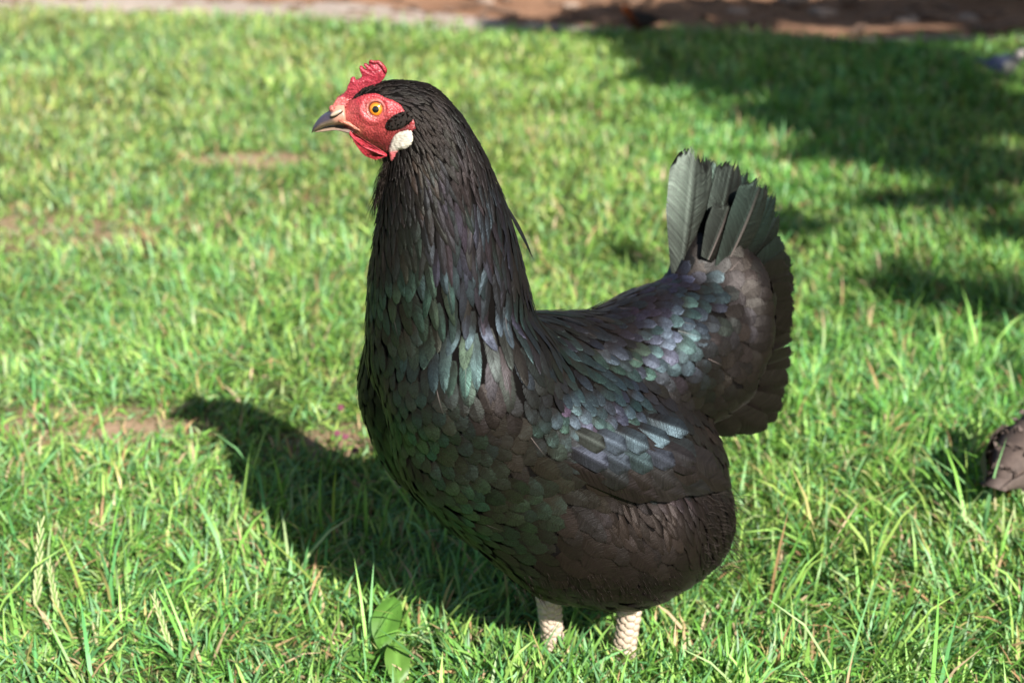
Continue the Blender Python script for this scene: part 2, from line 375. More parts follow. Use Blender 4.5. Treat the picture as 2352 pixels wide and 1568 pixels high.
# tall blades standing in and around the hen's shadow and a few long ones near the camera
hand = [(705,1150,690,985),(768,1245,772,1055),(742,1240,738,1040),(655,1180,620,1020),(812,1225,840,1075),(640,1170,648,1030),(842,1230,838,1090),(872,1240,905,1100),
        (470,1090,505,930),(555,1150,520,1010),(560,1150,590,1010),(640,1240,660,1150),(620,1250,612,1160),(795,1240,790,1180),(940,1440,936,1400),(1165,1440,1168,1352),
        (1060,1390,1040,1290),(1300,1470,1330,1385),(1180,1520,1148,1370),(1010,1560,860,1425),(760,1375,570,1190),(905,1470,945,1380),
        (1560,1560,1640,1415),(1380,1560,1500,1455),(200,1390,130,1210),(60,1420,100,1330),(330,1180,290,1010),(120,1010,100,850),(300,760,330,650),(690,1040,700,960),
        (1490,1470,1540,1425),(1740,1470,1700,1370),(1900,1500,1880,1390),(2080,1420,2110,1290),(1950,1350,1880,1240),(2230,1330,2210,1180),(2150,1500,2240,1420),(1850,1560,1860,1450),
        (2010,1190,1985,1090),(2120,1150,2180,1060),(590,820,600,720),(420,900,470,800),(760,820,770,700),(180,880,140,800),(690,700,680,600)]
for (bx, by, tx, ty) in hand:
    P = ground(bx, by); Tp = at(tx, ty, P.y + random.uniform(-0.01, 0.02)); d = Tp-P
    L = d.length; azz = math.atan2(d.y, d.x); le = math.acos(max(-1, min(1, d.z/L)))
    n1 = np.array([1.0]); c = PAL[[random.randrange(len(PAL))]]*random.uniform(0.8, 1.2)
    parts.append(blades(np.array([[P.x, P.y, P.z-0.004]]), n1*azz, n1*(le-0.12), n1*0.08, n1*L, n1*random.uniform(0.0022, 0.0036), c, n1*random.uniform(-.5, .5), 4))
grass = link('grass', assemble(parts, 'grass'), M_GRASS)
tag(grass, 'sunlit green lawn grass with straw coloured dry blades', 'grass', kind='stuff')

# ------------------------------------------------------------------ leaf clouds (tree, shrubs)
def leaf_cloud(P, size, colr, name, droop=0.3):
    N = len(P); nrm = rng.normal(0, 1, (N, 3)); nrm[:, 2] = np.abs(nrm[:, 2])+0.4; nrm /= np.linalg.norm(nrm, axis=1)[:, None]
    t = np.cross(nrm, rng.normal(0, 1, (N, 3))); t /= np.linalg.norm(t, axis=1)[:, None]; b = np.cross(nrm, t)
    s = size*rng.uniform(0.7, 1.3, N)[:, None]; V = np.zeros((N, 5, 3))
    V[:, 0] = P - t*s*0.5; V[:, 1] = P - b*s*0.28 + nrm*s*0.05; V[:, 2] = P + b*s*0.28 + nrm*s*0.05; V[:, 3] = P + t*s*0.5 - nrm*s*0.12; V[:, 4] = P - nrm*s*0.02
    o = 5*np.arange(N); T = np.concatenate([np.stack([o, o+4, o+1], 1), np.stack([o+1, o+4, o+3], 1), np.stack([o+3, o+4, o+2], 1), np.stack([o+2, o+4, o], 1)])
    me = npmesh(name, V.reshape(-1, 3), None, T, False)
    c = np.asarray(colr)[rng.integers(0, len(colr), N)]*rng.uniform(0.7, 1.3, (N, 1)); pcol(me, np.repeat(c, 5, 0)); return me
def tube(pts, radii, n=10):
    V = []; F = []
    pts = [Vector(p) for p in pts]
    for i, p in enumerate(pts):
        d = (pts[min(i+1, len(pts)-1)]-pts[max(i-1, 0)]).normalized()
        a = d.orthogonal().normalized() if i == 0 else (a - d*a.dot(d)).normalized()
        b = d.cross(a)
        for k in range(n):
            th = 2*math.pi*k/n; V.append(p + (a*math.cos(th)+b*math.sin(th))*radii[i])
    for i in range(len(pts)-1):
        for k in range(n): F.append((i*n+k, i*n+(k+1) % n, (i+1)*n+(k+1) % n, (i+1)*n+k))
    F.append(tuple(range(n))[::-1]); F.append(tuple((len(pts)-1)*n+k for k in range(n))); return V, F
def join(*VF):
    V = []; F = []
    for v, f in VF:
        o = len(V); V += list(v); F += [tuple(i+o for i in q) for q in f]
    return V, F
# shade tree to the right of the camera: its boughs throw the dappled shade on the far right of the lawn
S = 1/1.1905
shade = [(1720,95,130,26,1),(1930,140,240,60,1),(2180,150,240,60,1),(2360,215,190,55,1),(2480,255,200,55,1),(2620,290,130,45,1),(1830,215,110,28,.6),(2150,330,150,40,.55),
         (2400,410,190,50,.75),(2640,455,200,45,.7),(2560,550,200,24,.35),(2500,800,120,26,.3),(2690,840,120,30,.4),(2050,225,230,45,.75),(2300,300,200,42,.7),(2560,345,220,45,.7),(2420,170,220,50,.9),(1450,62,130,22,.85),(1700,40,160,24,.8),(1980,60,160,26,.7),
         (2300,35,260,36,.95),(2600,30,260,44,1),(2760,90,120,20,.9),(2560,105,220,18,.6),(2420,20,200,30,1),(2700,10,200,40,1),(2000,20,200,20,.8),(2150,620,60,20,.25),(2770,640,90,24,.3)]
bough = []
for (px, py, rx, ry, k) in shade:
    n = int(26*k*max(1, rx*ry/2500)); n = min(max(n, 14), 190)
    c = ground(px*S, py*S)
    ex = abs(ground((px+rx)*S, py*S).x-c.x); ey = abs(ground(px*S, max(py-ry, -60)*S).y-ground(px*S, (py+ry)*S).y)/2
    nn = int(n*4.4*max(1.0, ex*ey/0.03)); nn = min(nn, 1700)
    th = rng.uniform(0, 2*np.pi, nn); r = np.sqrt(rng.random(nn))
    H = 2.15 + 0.25*math.sin(px*0.013) + rng.normal(0, 0.10, nn)
    G = np.stack([c.x+ex*r*np.cos(th), c.y+ey*r*np.sin(th), np.zeros(nn)], 1)
    bough.append((G + np.array(TO_SUN)[None]*(H/TO_SUN.z)[:, None], Vector((c.x, c.y, 0)) + TO_SUN*((2.15+0.25*math.sin(px*0.013))/TO_SUN.z)))
extra = rng.normal(0, 1, (2600, 3))*np.array([0.55, 0.6, 0.35]) + np.array([3.2, -0.4, 2.6])
LEAFCOL = [(0.05, 0.10, 0.025), (0.07, 0.13, 0.03), (0.04, 0.085, 0.03)]
tree = empty('shade_tree', (3.3, -0.3, 0)); tag(tree, 'leafy tree right of the lawn casting dappled shade', 'tree')
tr_pts = [(3.3, -0.3, -0.05), (3.28, -0.3, 0.5), (3.2, -0.28, 1.1), (3.1, -0.3, 1.7), (3.1, -0.35, 2.5)]
VF = [tube(tr_pts, [0.15, 0.115, 0.10, 0.085, 0.03])]
for P, c in bough:
    q = Vector((3.12, -0.3, 1.7)); m = (q+c)/2 + Vector((0, 0, 0.12))
    VF.append(tube([q, q.lerp(m, .5)+Vector((0, 0, .04)), m, c], [0.03, 0.02, 0.014, 0.005], 6))
link('trunk', mesh('trunk', *join(*VF)), M_BARK, tree)
link('crown', leaf_cloud(np.concatenate([b[0] for b in bough]+[extra]), 0.085, LEAFCOL, 'crown'), M_LEAF, tree)
tree2 = empty('sky_block_tree', (2.4, 5.6, 0)); tag(tree2, 'unseen tree added behind the path to block sky light over the top right corner', 'tree')  # out-of-view canopy added to cut sky light and deepen the shade
VF = [tube([(2.4, 5.6, -.05), (2.38, 5.55, .7), (2.3, 5.4, 1.5), (2.2, 5.2, 2.3), (2.1, 5.0, 3.2)], [.17, .13, .11, .09, .03])]
CC = []
for k in range(26):
    c = Vector((random.uniform(0.5, 4.2), random.uniform(3.1, 6.6), random.uniform(2.1, 3.5))); q = Vector((2.25, 5.3, 1.9)); VF.append(tube([q, q.lerp(c, .5)+Vector((0, 0, .15)), c], [.035, .02, .006], 6))
    CC.append(rng.normal(0, 1, (150, 3))*np.array([.34, .34, .18])+np.array(c))
link('trunk', mesh('trunk', *join(*VF)), M_BARK, tree2); link('crown', leaf_cloud(np.concatenate(CC), .13, LEAFCOL, 'crown'), M_LEAF, tree2)
# shrubs in the shade behind the path
def shrub(x, y, h, r, label, n=2600, cols=LEAFCOL):
    e = empty('shrub', (x, y, 0)); tag(e, label, 'shrub', 'shrubs behind the path')
    v = rng.normal(0, 1, (n, 3)); v /= np.linalg.norm(v, axis=1)[:, None]
    rad = rng.uniform(0.45, 1.0, n)[:, None]**0.5 * (1+0.22*np.sin(5*v[:, :1]+3*x)*np.cos(4*v[:, 1:2]))
    P = v*rad*np.array([r, r, h*0.55]) + np.array([x, y, h*0.52]); P = P[P[:, 2] > 0.03]
    VF = []
    for k in range(6):
        a = k*1.05+x; VF.append(tube([(x+.03*math.cos(a), y+.03*math.sin(a), -.02), (x+.3*r*math.cos(a), y+.3*r*math.sin(a), h*.4), (x+.6*r*math.cos(a), y+.6*r*math.sin(a), h*.8)], [.018, .012, .004], 6))
    link('stem', mesh('stem', *join(*VF)), M_BARK, e); link('foliage', leaf_cloud(P, 0.07, cols, 'foliage'), M_LEAF, e)
shrub(1.75, 4.25, 1.1, 0.62, 'dark shrub in deep shade at the top right corner')
shrub(2.75, 4.3, 1.2, 0.65, 'dark shrub outermost on the right behind the path')
shrub(0.55, 4.75, 0.9, 0.45, 'dark shrub behind the path, nearest above the tail')
shrub(-1.2, 5.6, 1.0, 0.6, 'green shrub far behind the pale path on the left')
shrub(-2.6, 5.4, 1.1, 0.65, 'green shrub behind the path, outermost on the left')

# ------------------------------------------------------------------ stones on the bed
def stone_mesh(sd):
    r = random.Random(sd); bm = bmesh.new(); bmesh.ops.create_icosphere(bm, subdivisions=2, radius=1.0)
    for v in bm.verts:
        v.co *= 1 + 0.22*math.sin(3*v.co.x+sd) * math.cos(2.5*v.co.y+sd*2) + r.uniform(-.07, .07); v.co.z *= 0.55
    me = bpy.data.meshes.new('stone'); bm.to_mesh(me); bm.free(); return me
M_STONE = mat_simple('pale_stone', (0.30, 0.22, 0.17), 0.9, 0.2, 0.4, 60)
M_CHIP = mat_simple('bark_chip', (0.16, 0.10, 0.07), 0.9, 0.2, 0.4, 60)
smesh = [stone_mesh(i) for i in range(4)]
for m_ in smesh: m_.materials.append(M_STONE)
for i, (px, py, s, lab) in enumerate([(2165, 8, .06, 'pale stone at the top edge above the shaded lawn'), (1560, 22, .035, 'small pale stone half in shade on the path'),
        (2250, 45, .05, 'pale stone on the sunlit red earth, upper right'), (2480, 68, .045, 'flat pale stone at the lawn edge, upper right'), (1330, 12, .04, 'pale stone on the earth above the path'),
        (2020, 40, .04, 'stone on the dappled earth between two shade patches'), (2650, 62, .05, 'stone in the shade before the dark shrub'), (900, -8, .05, 'stone on the red earth left of the hen')]):
    P = ground(px*S, py*S); o = bpy.data.objects.new('stone', smesh[i % 4]); COL.objects.link(o)
    o.location = (P.x, P.y, s*0.18); o.scale = (s*.75, s*.6, s*.5); o.rotation_euler = (0, 0, i*1.3); tag(o, lab, 'stone', 'stones on the earth bed')
n = 900; xs = rng.uniform(-2.5, 3, n); ys = edge_y(xs)+rng.uniform(0.02, 1.6, n)**1.0
V = []; F = []
for i in range(n):
    a = rng.uniform(0, 6.28); l = rng.uniform(.012, .04); w = l*rng.uniform(.25, .5); h = rng.uniform(.003, .009); ca, sa = math.cos(a), math.sin(a); b = len(V)
    z = float(hnoise(xs[i], ys[i]))+0.008
    for zz in (0, h):
        for (u, v) in ((-l, -w), (l, -w*.6), (l*.9, w), (-l*.8, w*.8)): V.append((xs[i]+u*ca-v*sa, ys[i]+u*sa+v*ca, z+zz+u*.15))
    F += [(b+4, b+5, b+6, b+7), (b, b+1, b+5, b+4), (b+1, b+2, b+6, b+5), (b+2, b+3, b+7, b+6), (b+3, b, b+4, b+7)]
tag(link('bark_chips', mesh('bark_chips', V, F, False), M_CHIP), 'scattered brown bark chips on the earth bed', 'bark', kind='stuff')

# ================================================================== THE HEN
hen = empty('hen', (0.06, 0.865, 0)); tag(hen, 'black hen with red comb and white earlobe standing on the lawn', 'hen')
YH = 0.818                                           # the head's middle plane
chains = [
    # display px, py, depth Y, radius px ; lateral squash
    ([(1085, 880, .822, 208), (1130, 970, .838, 232), (1250, 1000, .86, 240), (1380, 1040, .88, 225), (1480, 1090, .895, 190)], 1.0),
    ([(1100, 995, .826, 200), (1200, 1082, .842, 200), (1320, 1162, .860, 218), (1425, 1188, .870, 212), (1520, 1182, .885, 166)], 1.0),
    ([(1028, 800, .868, 186), (1022, 890, .872, 200), (1036, 975, .872, 182), (1155, 1105, .876, 168), (1285, 1170, .885, 165)], 0.8),
    ([(1230, 880, .865, 165), (1390, 885, .90, 172), (1510, 812, .925, 158), (1590, 770, .945, 138), (1625, 710, .957, 104), (1640, 650, .963, 80)], 1.0),
    ([(1530, 760, .935, 100), (1572, 680, .950, 56), (1592, 625, .958, 52), (1618, 570, .966, 46)], 1.0),
    ([(1640, 650, .963, 80), (1662, 580, .970, 52)], 1.0),
    ([(1625, 710, .957, 104), (1690, 640, .964, 66), (1706, 690, .958, 72), (1690, 780, .948, 84), (1650, 850, .938, 95)], 1.0),
    ([(1600, 850, .935, 125), (1590, 770, .945, 138)], 1.0),
    ([(1040, 800, .835, 200), (1026, 650, .830, 180), (1020, 520, .826, 151), (1005, 410, .822, 122), (985, 325, .820, 97), (960, 268, .819, 78)], 0.93),
    ([(956, 266, .819, 79), (915, 262, YH, 79), (868, 262, YH, 73), (836, 270, YH, 50), (815, 274, YH, 34)], 0.74),
    ([(905, 320, YH, 44), (862, 305, YH, 38)], 0.8),
]
def body_mesh():
    bm = bmesh.new()
    for ch, sq in chains:
        for (a, b) in zip(ch[:-1], ch[1:]):
            st = 6
            for k in range(st+1):
                f = k/st; px, py, Y, r = [a[i]+(b[i]-a[i])*f for i in range(4)]
                P = at(px, py, Y); rr = r*pxm(P)
                bmesh.ops.create_icosphere(bm, subdivisions=3, radius=1.0, matrix=Matrix.Translation(P) @ Matrix.Diagonal((rr, rr*sq, rr, 1)))
    me = bpy.data.meshes.new('tmp'); bm.to_mesh(me); bm.free()
    o = bpy.data.objects.new('tmp', me); COL.objects.link(o)
    rm = o.modifiers.new('r', 'REMESH'); rm.mode = 'VOXEL'; rm.voxel_size = 0.0028; rm.use_smooth_shade = True
    sm = o.modifiers.new('s', 'SMOOTH'); sm.factor = 0.5; sm.iterations = 22
    dg = bpy.context.evaluated_depsgraph_get(); me2 = bpy.data.meshes.new_from_object(o.evaluated_get(dg))
    bpy.data.objects.remove(o); return me2
bme = body_mesh(); bme.name = 'body'; bme.materials.clear()
body = link('body', bme, M_BODY, hen)
BV = np.zeros(len(bme.vertices)*3, np.float32); bme.vertices.foreach_get('co', BV); BV = BV.reshape(-1, 3).astype(float)
bme.calc_loop_triangles(); BT = np.zeros(len(bme.loop_triangles)*3, np.int32); bme.loop_triangles.foreach_get('vertices', BT); BT = BT.reshape(-1, 3)
BVH = BVHTree.FromPolygons([Vector(v) for v in BV], [tuple(t) for t in BT])
CAMP = Vector((0, 0, CAM_H))
def surf(px, py):
    d = ray(px, py).normalized(); h = BVH.ray_cast(CAMP, d)
    if h[0] is None:
        p = at(px, py, YH-0.004); q = BVH.find_nearest(p); return p, q[1]
    return h[0], h[1]
c1 = lambda x, y: ((820+x/4.238)*S, (130+y/4.238)*S)
def inside(P, poly):
    P = np.asarray(P, float); poly = np.asarray(poly, float); r = np.zeros(len(P), bool); j = len(poly)-1
    for i in range(len(poly)):
        a, b = poly[i], poly[j]
        cnd = ((a[1] > P[:, 1]) != (b[1] > P[:, 1])) & (P[:, 0] < (b[0]-a[0])*(P[:, 1]-a[1])/(b[1]-a[1]+1e-12)+a[0]); r ^= cnd; j = i
    return r
def spline(pts, k=4, closed=True):
    n = len(pts); out = []
    for i in range(n if closed else n-1):
        p = [np.array(pts[(i+j) % n if closed else min(max(i+j, 0), n-1)], float) for j in (-1, 0, 1, 2)]
        for q in range(k):
            t = q/k; out.append(0.5*((2*p[1])+(p[2]-p[0])*t+(2*p[0]-5*p[1]+4*p[2]-p[3])*t*t+(-p[0]+3*p[1]-3*p[2]+p[3])*t**3))
    return out

# ---- face skin (near side, and mirrored to the far side)
FACE = [c1(*p) for p in [(395,650),(430,600),(500,570),(580,600),(640,590),(700,565),(800,540),(900,545),(1000,590),(1080,610),(1150,650),(1200,700),(1235,770),(1325,830),(1345,910),(1325,960),(1230,985),(1130,1030),(1060,1110),(1040,1200),(1000,1225),(930,1190),(820,1140),(700,1080),(620,1020),(560,975),(520,930),(470,860),(420,790),(370,730)]]
FACE = [tuple(p) for p in spline(FACE, 3)]
face_cols = [((430,680),(.58,.26,.21)),((480,640),(.60,.27,.24)),((400,740),(.52,.28,.20)),((520,760),(.62,.26,.22)),((600,700),(.55,.13,.13)),((700,620),(.52,.085,.10)),((850,570),(.50,.07,.09)),((1000,640),(.52,.085,.10)),((1120,700),(.50,.08,.09)),
             ((885,715),(.62,.30,.24)),((700,800),(.52,.10,.11)),((800,880),(.50,.11,.11)),((950,900),(.42,.085,.085)),((620,900),(.55,.13,.12)),((700,955),(.55,.22,.14)),((760,1000),(.36,.075,.07)),((900,1050),(.22,.045,.045)),((1000,1130),(.16,.035,.035)),((1020,1000),(.36,.08,.075)),((1200,900),(.10,.05,.045)),((1060,850),(.32,.06,.06)),((1290,850),(.40,.08,.08)),((1250,780),(.45,.08,.09)),((560,960),(.55,.24,.20)),((600,1000),(.42,.14,.12))]
FCP = np.array([c1(*p[0]) for p in face_cols]); FCC = np.array([p[1] for p in face_cols])
def idw(P, CPs, val, pw=3.0, eps=4.0):
    d = np.sqrt(((P[:, None]-CPs[None])**2).sum(-1))+eps; w = d**-pw; w /= w.sum(1, keepdims=True); return w @ val
def face_patch(mirror):
    st = 1.8; poly = np.array(FACE); x0, y0 = poly.min(0)-4; x1, y1 = poly.max(0)+4
    nx = int((x1-x0)/st); ny = int((y1-y0)/st)
    gx, gy = np.meshgrid(x0+st*np.arange(nx), y0+st*np.arange(ny)); Pp = np.stack([gx.ravel(), gy.ravel()], 1)
    ok = inside(Pp, poly)
    edge = np.sqrt(((Pp[:, None]-poly[None])**2).sum(-1)).min(1)*np.where(ok, 1, -1)
    V = np.zeros((len(Pp), 3)); valid = edge > -2.6
    for i in np.where(valid)[0]:
        h, nn = surf(*Pp[i]); e = edge[i]
        off = 0.0011*min(1, max(-1, e/6)) + 0.00022*math.sin(Pp[i][0]*.9+2*math.sin(Pp[i][1]*.4))*math.cos(Pp[i][1]*1.1)
        # brow ridge and eye socket
        de = math.hypot(Pp[i][0]-862.5, (Pp[i][1]-250)*1.1)
        off += 0.0011*math.exp(-((de-31)/8)**2) - 0.0012*math.exp(-(de/18)**2)
        V[i] = h + nn*off
    if mirror: V[:, 1] = 2*YH - V[:, 1]
    i = (np.arange(nx-1)[None]+nx*np.arange(ny-1)[:, None]).ravel(); Q = np.stack([i, i+1, i+nx+1, i+nx], 1)
    Q = Q[valid[Q].all(1)]
    used = np.unique(Q); mp = -np.ones(len(Pp), int); mp[used] = np.arange(len(used)); Q = mp[Q]
    if not mirror: Q = Q[:, ::-1]
    me = npmesh('face', V[used], Q); pcol(me, idw(Pp[used], FCP, FCC)); return me
face_o = link('face', face_patch(False), M_SKIN, hen); face_o['label'] = 'bare red wrinkled skin of the face'
link('face', face_patch(True), M_SKIN, hen)

# ---- flat fleshy plates (comb, wattles, earlobe)
def plate(outline, Yf, thick, inset=0.9, sub=4, colf=None, name='plate', norm=Vector((0, -1, 0)), close=True, bow=0.0):
    O = np.array(spline(outline, sub)) if close else np.array(outline)
    ar = 0.5*np.sum(O[:, 0]*np.roll(O[:, 1], -1)-np.roll(O[:, 0], -1)*O[:, 1])
    tan = np.roll(O, -1, 0)-np.roll(O, 1, 0); tan /= np.linalg.norm(tan, axis=1)[:, None]+1e-9
    nin = np.stack([-tan[:, 1], tan[:, 0]], 1)*np.sign(ar); n = len(O)
    cen = O.mean(0); rad = np.linalg.norm(O-cen, axis=1).max()
    V = []; C = []
    lay = [(inset*2.2, -1.0), (inset, -0.82), (0.0, 0.0), (inset, 0.82), (inset*2.2, 1.0)]
    for d, s in lay:
        for k in range(n):
            q = O[k]+nin[k]*d; P = at(q[0], q[1], Yf(q) if callable(Yf) else Yf)
            V.append(P + norm*(-s*thick/2) + norm*bow*(1-(np.linalg.norm(q-cen)/rad)**2)); C.append(colf(q) if colf else (.5, .07, .09))
    F = []
    for l in range(4):
        for k in range(n): F.append((l*n+k, l*n+(k+1) % n, (l+1)*n+(k+1) % n, (l+1)*n+k))
    F.append(tuple(range(n))[::-1]); F.append(tuple(4*n+k for k in range(n)))
    me = mesh(name, V, F); bm = bmesh.new(); bm.from_mesh(me)
    big = [f for f in bm.faces if len(f.verts) > 4]; bmesh.ops.triangulate(bm, faces=big, quad_method='BEAUTY', ngon_method='EAR_CLIP')
    bmesh.ops.recalc_face_normals(bm, faces=bm.faces); bm.to_mesh(me); bm.free(); me.polygons.foreach_set('use_smooth', np.ones(len(me.polygons), bool))
    pcol(me, np.array(C)); return me
COMB = [c1(*p) for p in [(400,640),(440,585),(490,548),(538,495),(553,445),(575,405),(582,368),(600,345),(632,342),(655,378),(690,358),(718,333),(712,305),(697,270),(690,232),(702,212),(722,218),(752,246),(772,256),(757,226),(741,204),(748,184),(772,188),(800,206),(806,203),(796,180),(806,158),(835,154),(870,163),(900,163),(930,174),(962,202),(990,252),(1005,292),(992,330),(960,380),(880,440),(800,490),(720,560),(650,640),(560,690),(450,690)]]
def combcol(q):
    f = random.uniform(.9, 1.1); top = max(0, min(1, (c1(0, 640)[1]-q[1])/60)); return ((.50-.07*top)*f, (.10-.045*top)*f, (.12-.03*top)*f)
link('comb', plate(COMB, YH, 0.0042, 0.9, 3, combcol, 'comb'), M_COMB, hen)
# thicker curled rims of the big lobe
rim = [c1(*p) for p in [(800,168),(825,163),(850,172),(880,172),(905,168),(935,190),(965,225),(988,262),(998,298)]]
me = mesh('comb_rim', *tube([at(*p, YH-0.0020) for p in rim], [.0006, .0010, .0011, .0010, .0011, .0012, .0013, .0013, .0007], 8)); pcol(me, np.tile([[.36, .035, .055]], (len(me.vertices), 1)))
link('comb_rim', me, M_COMB, hen)
WAT = [c1(*p) for p in [(575,985),(610,1015),(700,1085),(820,1140),(930,1190),(1012,1240),(962,1256),(890,1277),(830,1257),(750,1217),(690,1152),(630,1072)]]
wcol = lambda q: (.56*random.uniform(.95, 1.05), .075, .10)
link('wattle', plate(WAT, YH-0.0125, 0.0030, 0.9, 3, wcol, 'wattle', Vector((0, -.93, -.36)), bow=0.002), M_COMB, hen)
link('wattle', plate(WAT, YH+0.0125, 0.0030, 0.9, 3, wcol, 'wattle', Vector((0, .93, -.36)), bow=0.002), M_COMB, hen)
sL, nL = surf(*c1(1180, 1080))
LOBE = [c1(*p) for p in [(1040,1165),(1065,1085),(1105,1010),(1180,968),(1285,958),(1315,1020),(1306,1100),(1272,1145),(1215,1180),(1150,1195),(1112,1275),(1072,1325),(1046,1250)]]
def lobecol(q):
    e = 1/(1+math.exp(-(q[1]-c1(0, 1195)[1])/1.6)); k = max(e, 1/(1+math.exp((q[0]-c1(1050, 0)[0])/2.5)))
    a = np.array((.47, .43, .36)); b = np.array((.55, .12, .13)); return tuple(a+(b-a)*k)
nl = Vector((nL.x*.4, -1, nL.z*.3)).normalized()
def lobeY(q):
    h, _ = surf(*q); return h.y-0.0016
def plate_grid(outline, mirror, colf, name, thick=0.0026, st=1.6, wr=0.0004):
    poly = np.array(spline(outline, 4)); x0, y0 = poly.min(0)-3; x1, y1 = poly.max(0)+3; nx = int((x1-x0)/st)+1; ny = int((y1-y0)/st)+1
    gx, gy = np.meshgrid(x0+st*np.arange(nx), y0+st*np.arange(ny)); Pp = np.stack([gx.ravel(), gy.ravel()], 1)
    ed = np.sqrt(((Pp[:, None]-poly[None])**2).sum(-1)).min(1)*np.where(inside(Pp, poly), 1, -1); val = ed > -1.6; V = np.zeros((len(Pp), 3))
    for i in np.where(val)[0]:
        h, nn = surf(*Pp[i]); q = Pp[i]
        o = thick*math.sqrt(max(0, min(1, ed[i]/7))) - (0.001 if ed[i] < 0 else 0) + wr*(math.sin(q[1]*1.1+2.2*math.sin(q[0]*.21+q[1]*.05))*.5+.6*math.sin(q[0]*.55+1.7*math.sin(q[1]*.33)))*(ed[i] > 2)
        V[i] = h+nn*o
    if mirror: V[:, 1] = 2*YH-V[:, 1]
    i = (np.arange(nx-1)[None]+nx*np.arange(ny-1)[:, None]).ravel(); Q = np.stack([i, i+1, i+nx+1, i+nx], 1); Q = Q[val[Q].all(1)]
    used = np.unique(Q); mp = -np.ones(len(Pp), int); mp[used] = np.arange(len(used)); Q = mp[Q]
    me = npmesh(name, V[used], Q if mirror else Q[:, ::-1]); pcol(me, np.array([colf(q) for q in Pp[used]])); return me
o = link('earlobe', plate_grid(LOBE, False, lobecol, 'earlobe', 0.0022, wr=.00016), M_LOBE, hen); o['label'] = 'wrinkled white earlobe with red lower tip'
link('earlobe', plate_grid(LOBE, True, lobecol, 'earlobe', 0.0022, wr=.00016), M_LOBE, hen)

EAR = [c1(1155+172*math.cos(t)+20*math.sin(t), 852-108*math.sin(t)-42*math.cos(t)) for t in np.linspace(0, 2*math.pi, 14)[:-1]]
for mir in (False, True): link('ear_tuft', plate_grid(EAR, mir, lambda q: (.016*random.uniform(.6, 1.4), .012, .010), 'ear_tuft', 0.0022, wr=0.0), M_EAR, hen)
# ---- beak
def loft_tb(T, B, W, colf, name, n=14):
    V = []; C = []
    for i, (t, b, w) in enumerate(zip(T, B, W)):
        pt = at(*t, YH); pb = at(*b, YH); c = (pt+pb)/2; h = (pt-pb)/2
        for k in range(n):
            th = 2*math.pi*k/n; V.append(c+h*math.cos(th)+Vector((0, -1, 0))*w*math.sin(th)); C.append(colf(i/(len(T)-1), math.cos(th)))
    F = []
    for i in range(len(T)-1):
        for k in range(n): F.append((i*n+k, i*n+(k+1) % n, (i+1)*n+(k+1) % n, (i+1)*n+k))
    F.append(tuple(range(n))[::-1]); F.append(tuple((len(T)-1)*n+k for k in range(n)))
    me = mesh(name, V, F); pcol(me, np.array(C)); return me
def upcol(f, c):
    dark = np.array((.055, .045, .062)); tan = np.array((.27, .19, .12)); k = max(0, min(1, (c+.45)/.5)); base = tan+(dark-tan)*k
    cere = np.array((.44, .22, .16)); q = max(0, min(1, (.27-f)/.10)); return tuple(base+(cere-base)*q*(.35+.65*(c > -.75)))
lerp2 = lambda P, n: [tuple(x) for x in spline(P, n, False)]+[P[-1]]
Tt = lerp2([c1(*p) for p in [(520,640),(440,640),(375,680),(330,738),(270,775),(215,825),(175,880),(150,930),(134,992)]], 3)
Tb = lerp2([c1(*p) for p in [(560,900),(480,895),(420,895),(360,898),(300,912),(245,932),(205,955),(165,972),(137,996)]], 3)
W0 = [.0105, .0098, .0090, .0080, .0068, .0054, .0038, .0022, .0004]
Wd = list(np.interp(np.linspace(0, 8, len(Tt)), range(9), W0))
link('upper_beak', loft_tb(Tt, Tb, Wd, upcol, 'upper_beak'), M_BEAK, hen)
lowcol = lambda f, c: tuple(np.array((.14, .10, .085))*(1.15-.3*c)+np.array((.16, .11, .06))*f)
Lt = lerp2([c1(*p) for p in [(640,925),(560,905),(480,900),(400,902),(320,915),(250,938),(170,972)]], 3)
Lb = lerp2([c1(*p) for p in [(620,985),(550,972),(490,955),(430,948),(350,960),(270,972),(165,980)]], 3)
link('lower_beak', loft_tb(Lt, Lb, list(np.interp(np.linspace(0, 6, len(Lt)), range(7), [.0092, .0085, .0075, .0066, .0054, .0040, .0008])), lowcol, 'lower_beak'), M_BEAK, hen)
# nostril: dark slit with a pale flap over it
def blob(px, py, off, a, b, c, rot, name, col, mat, Yb, parent=hen):
    P = at(*c1(px, py), Yb); bm = bmesh.new(); bmesh.ops.create_icosphere(bm, subdivisions=3, radius=1.0)
    M = Matrix.Translation(P) @ Matrix.Rotation(rot, 4, 'Y') @ Matrix.Diagonal((a, c, b, 1)); bmesh.ops.transform(bm, matrix=M, verts=bm.verts)
    me = bpy.data.meshes.new(name); bm.to_mesh(me); bm.free(); me.polygons.foreach_set('use_smooth', np.ones(len(me.polygons), bool)); pcol(me, np.tile([col], (len(me.vertices), 1)))
    return link(name, me, mat, parent)
for sgn in (-1, 1):
    blob(425, 775, 0, .0042, .0015, .0012, R(-28), 'nostril', (.03, .018, .015), M_BEAK, YH+sgn*.0088)
    blob(420, 760, 0, .0038, .0012, .0014, R(-28), 'nostril_flap', (.42, .33, .25), M_BEAK, YH+sgn*.0092)
    blob(376, 712, 0, .0020, .0022, .0018, 0, 'cere', (.50, .27, .20), M_SKIN, YH+sgn*.0052)
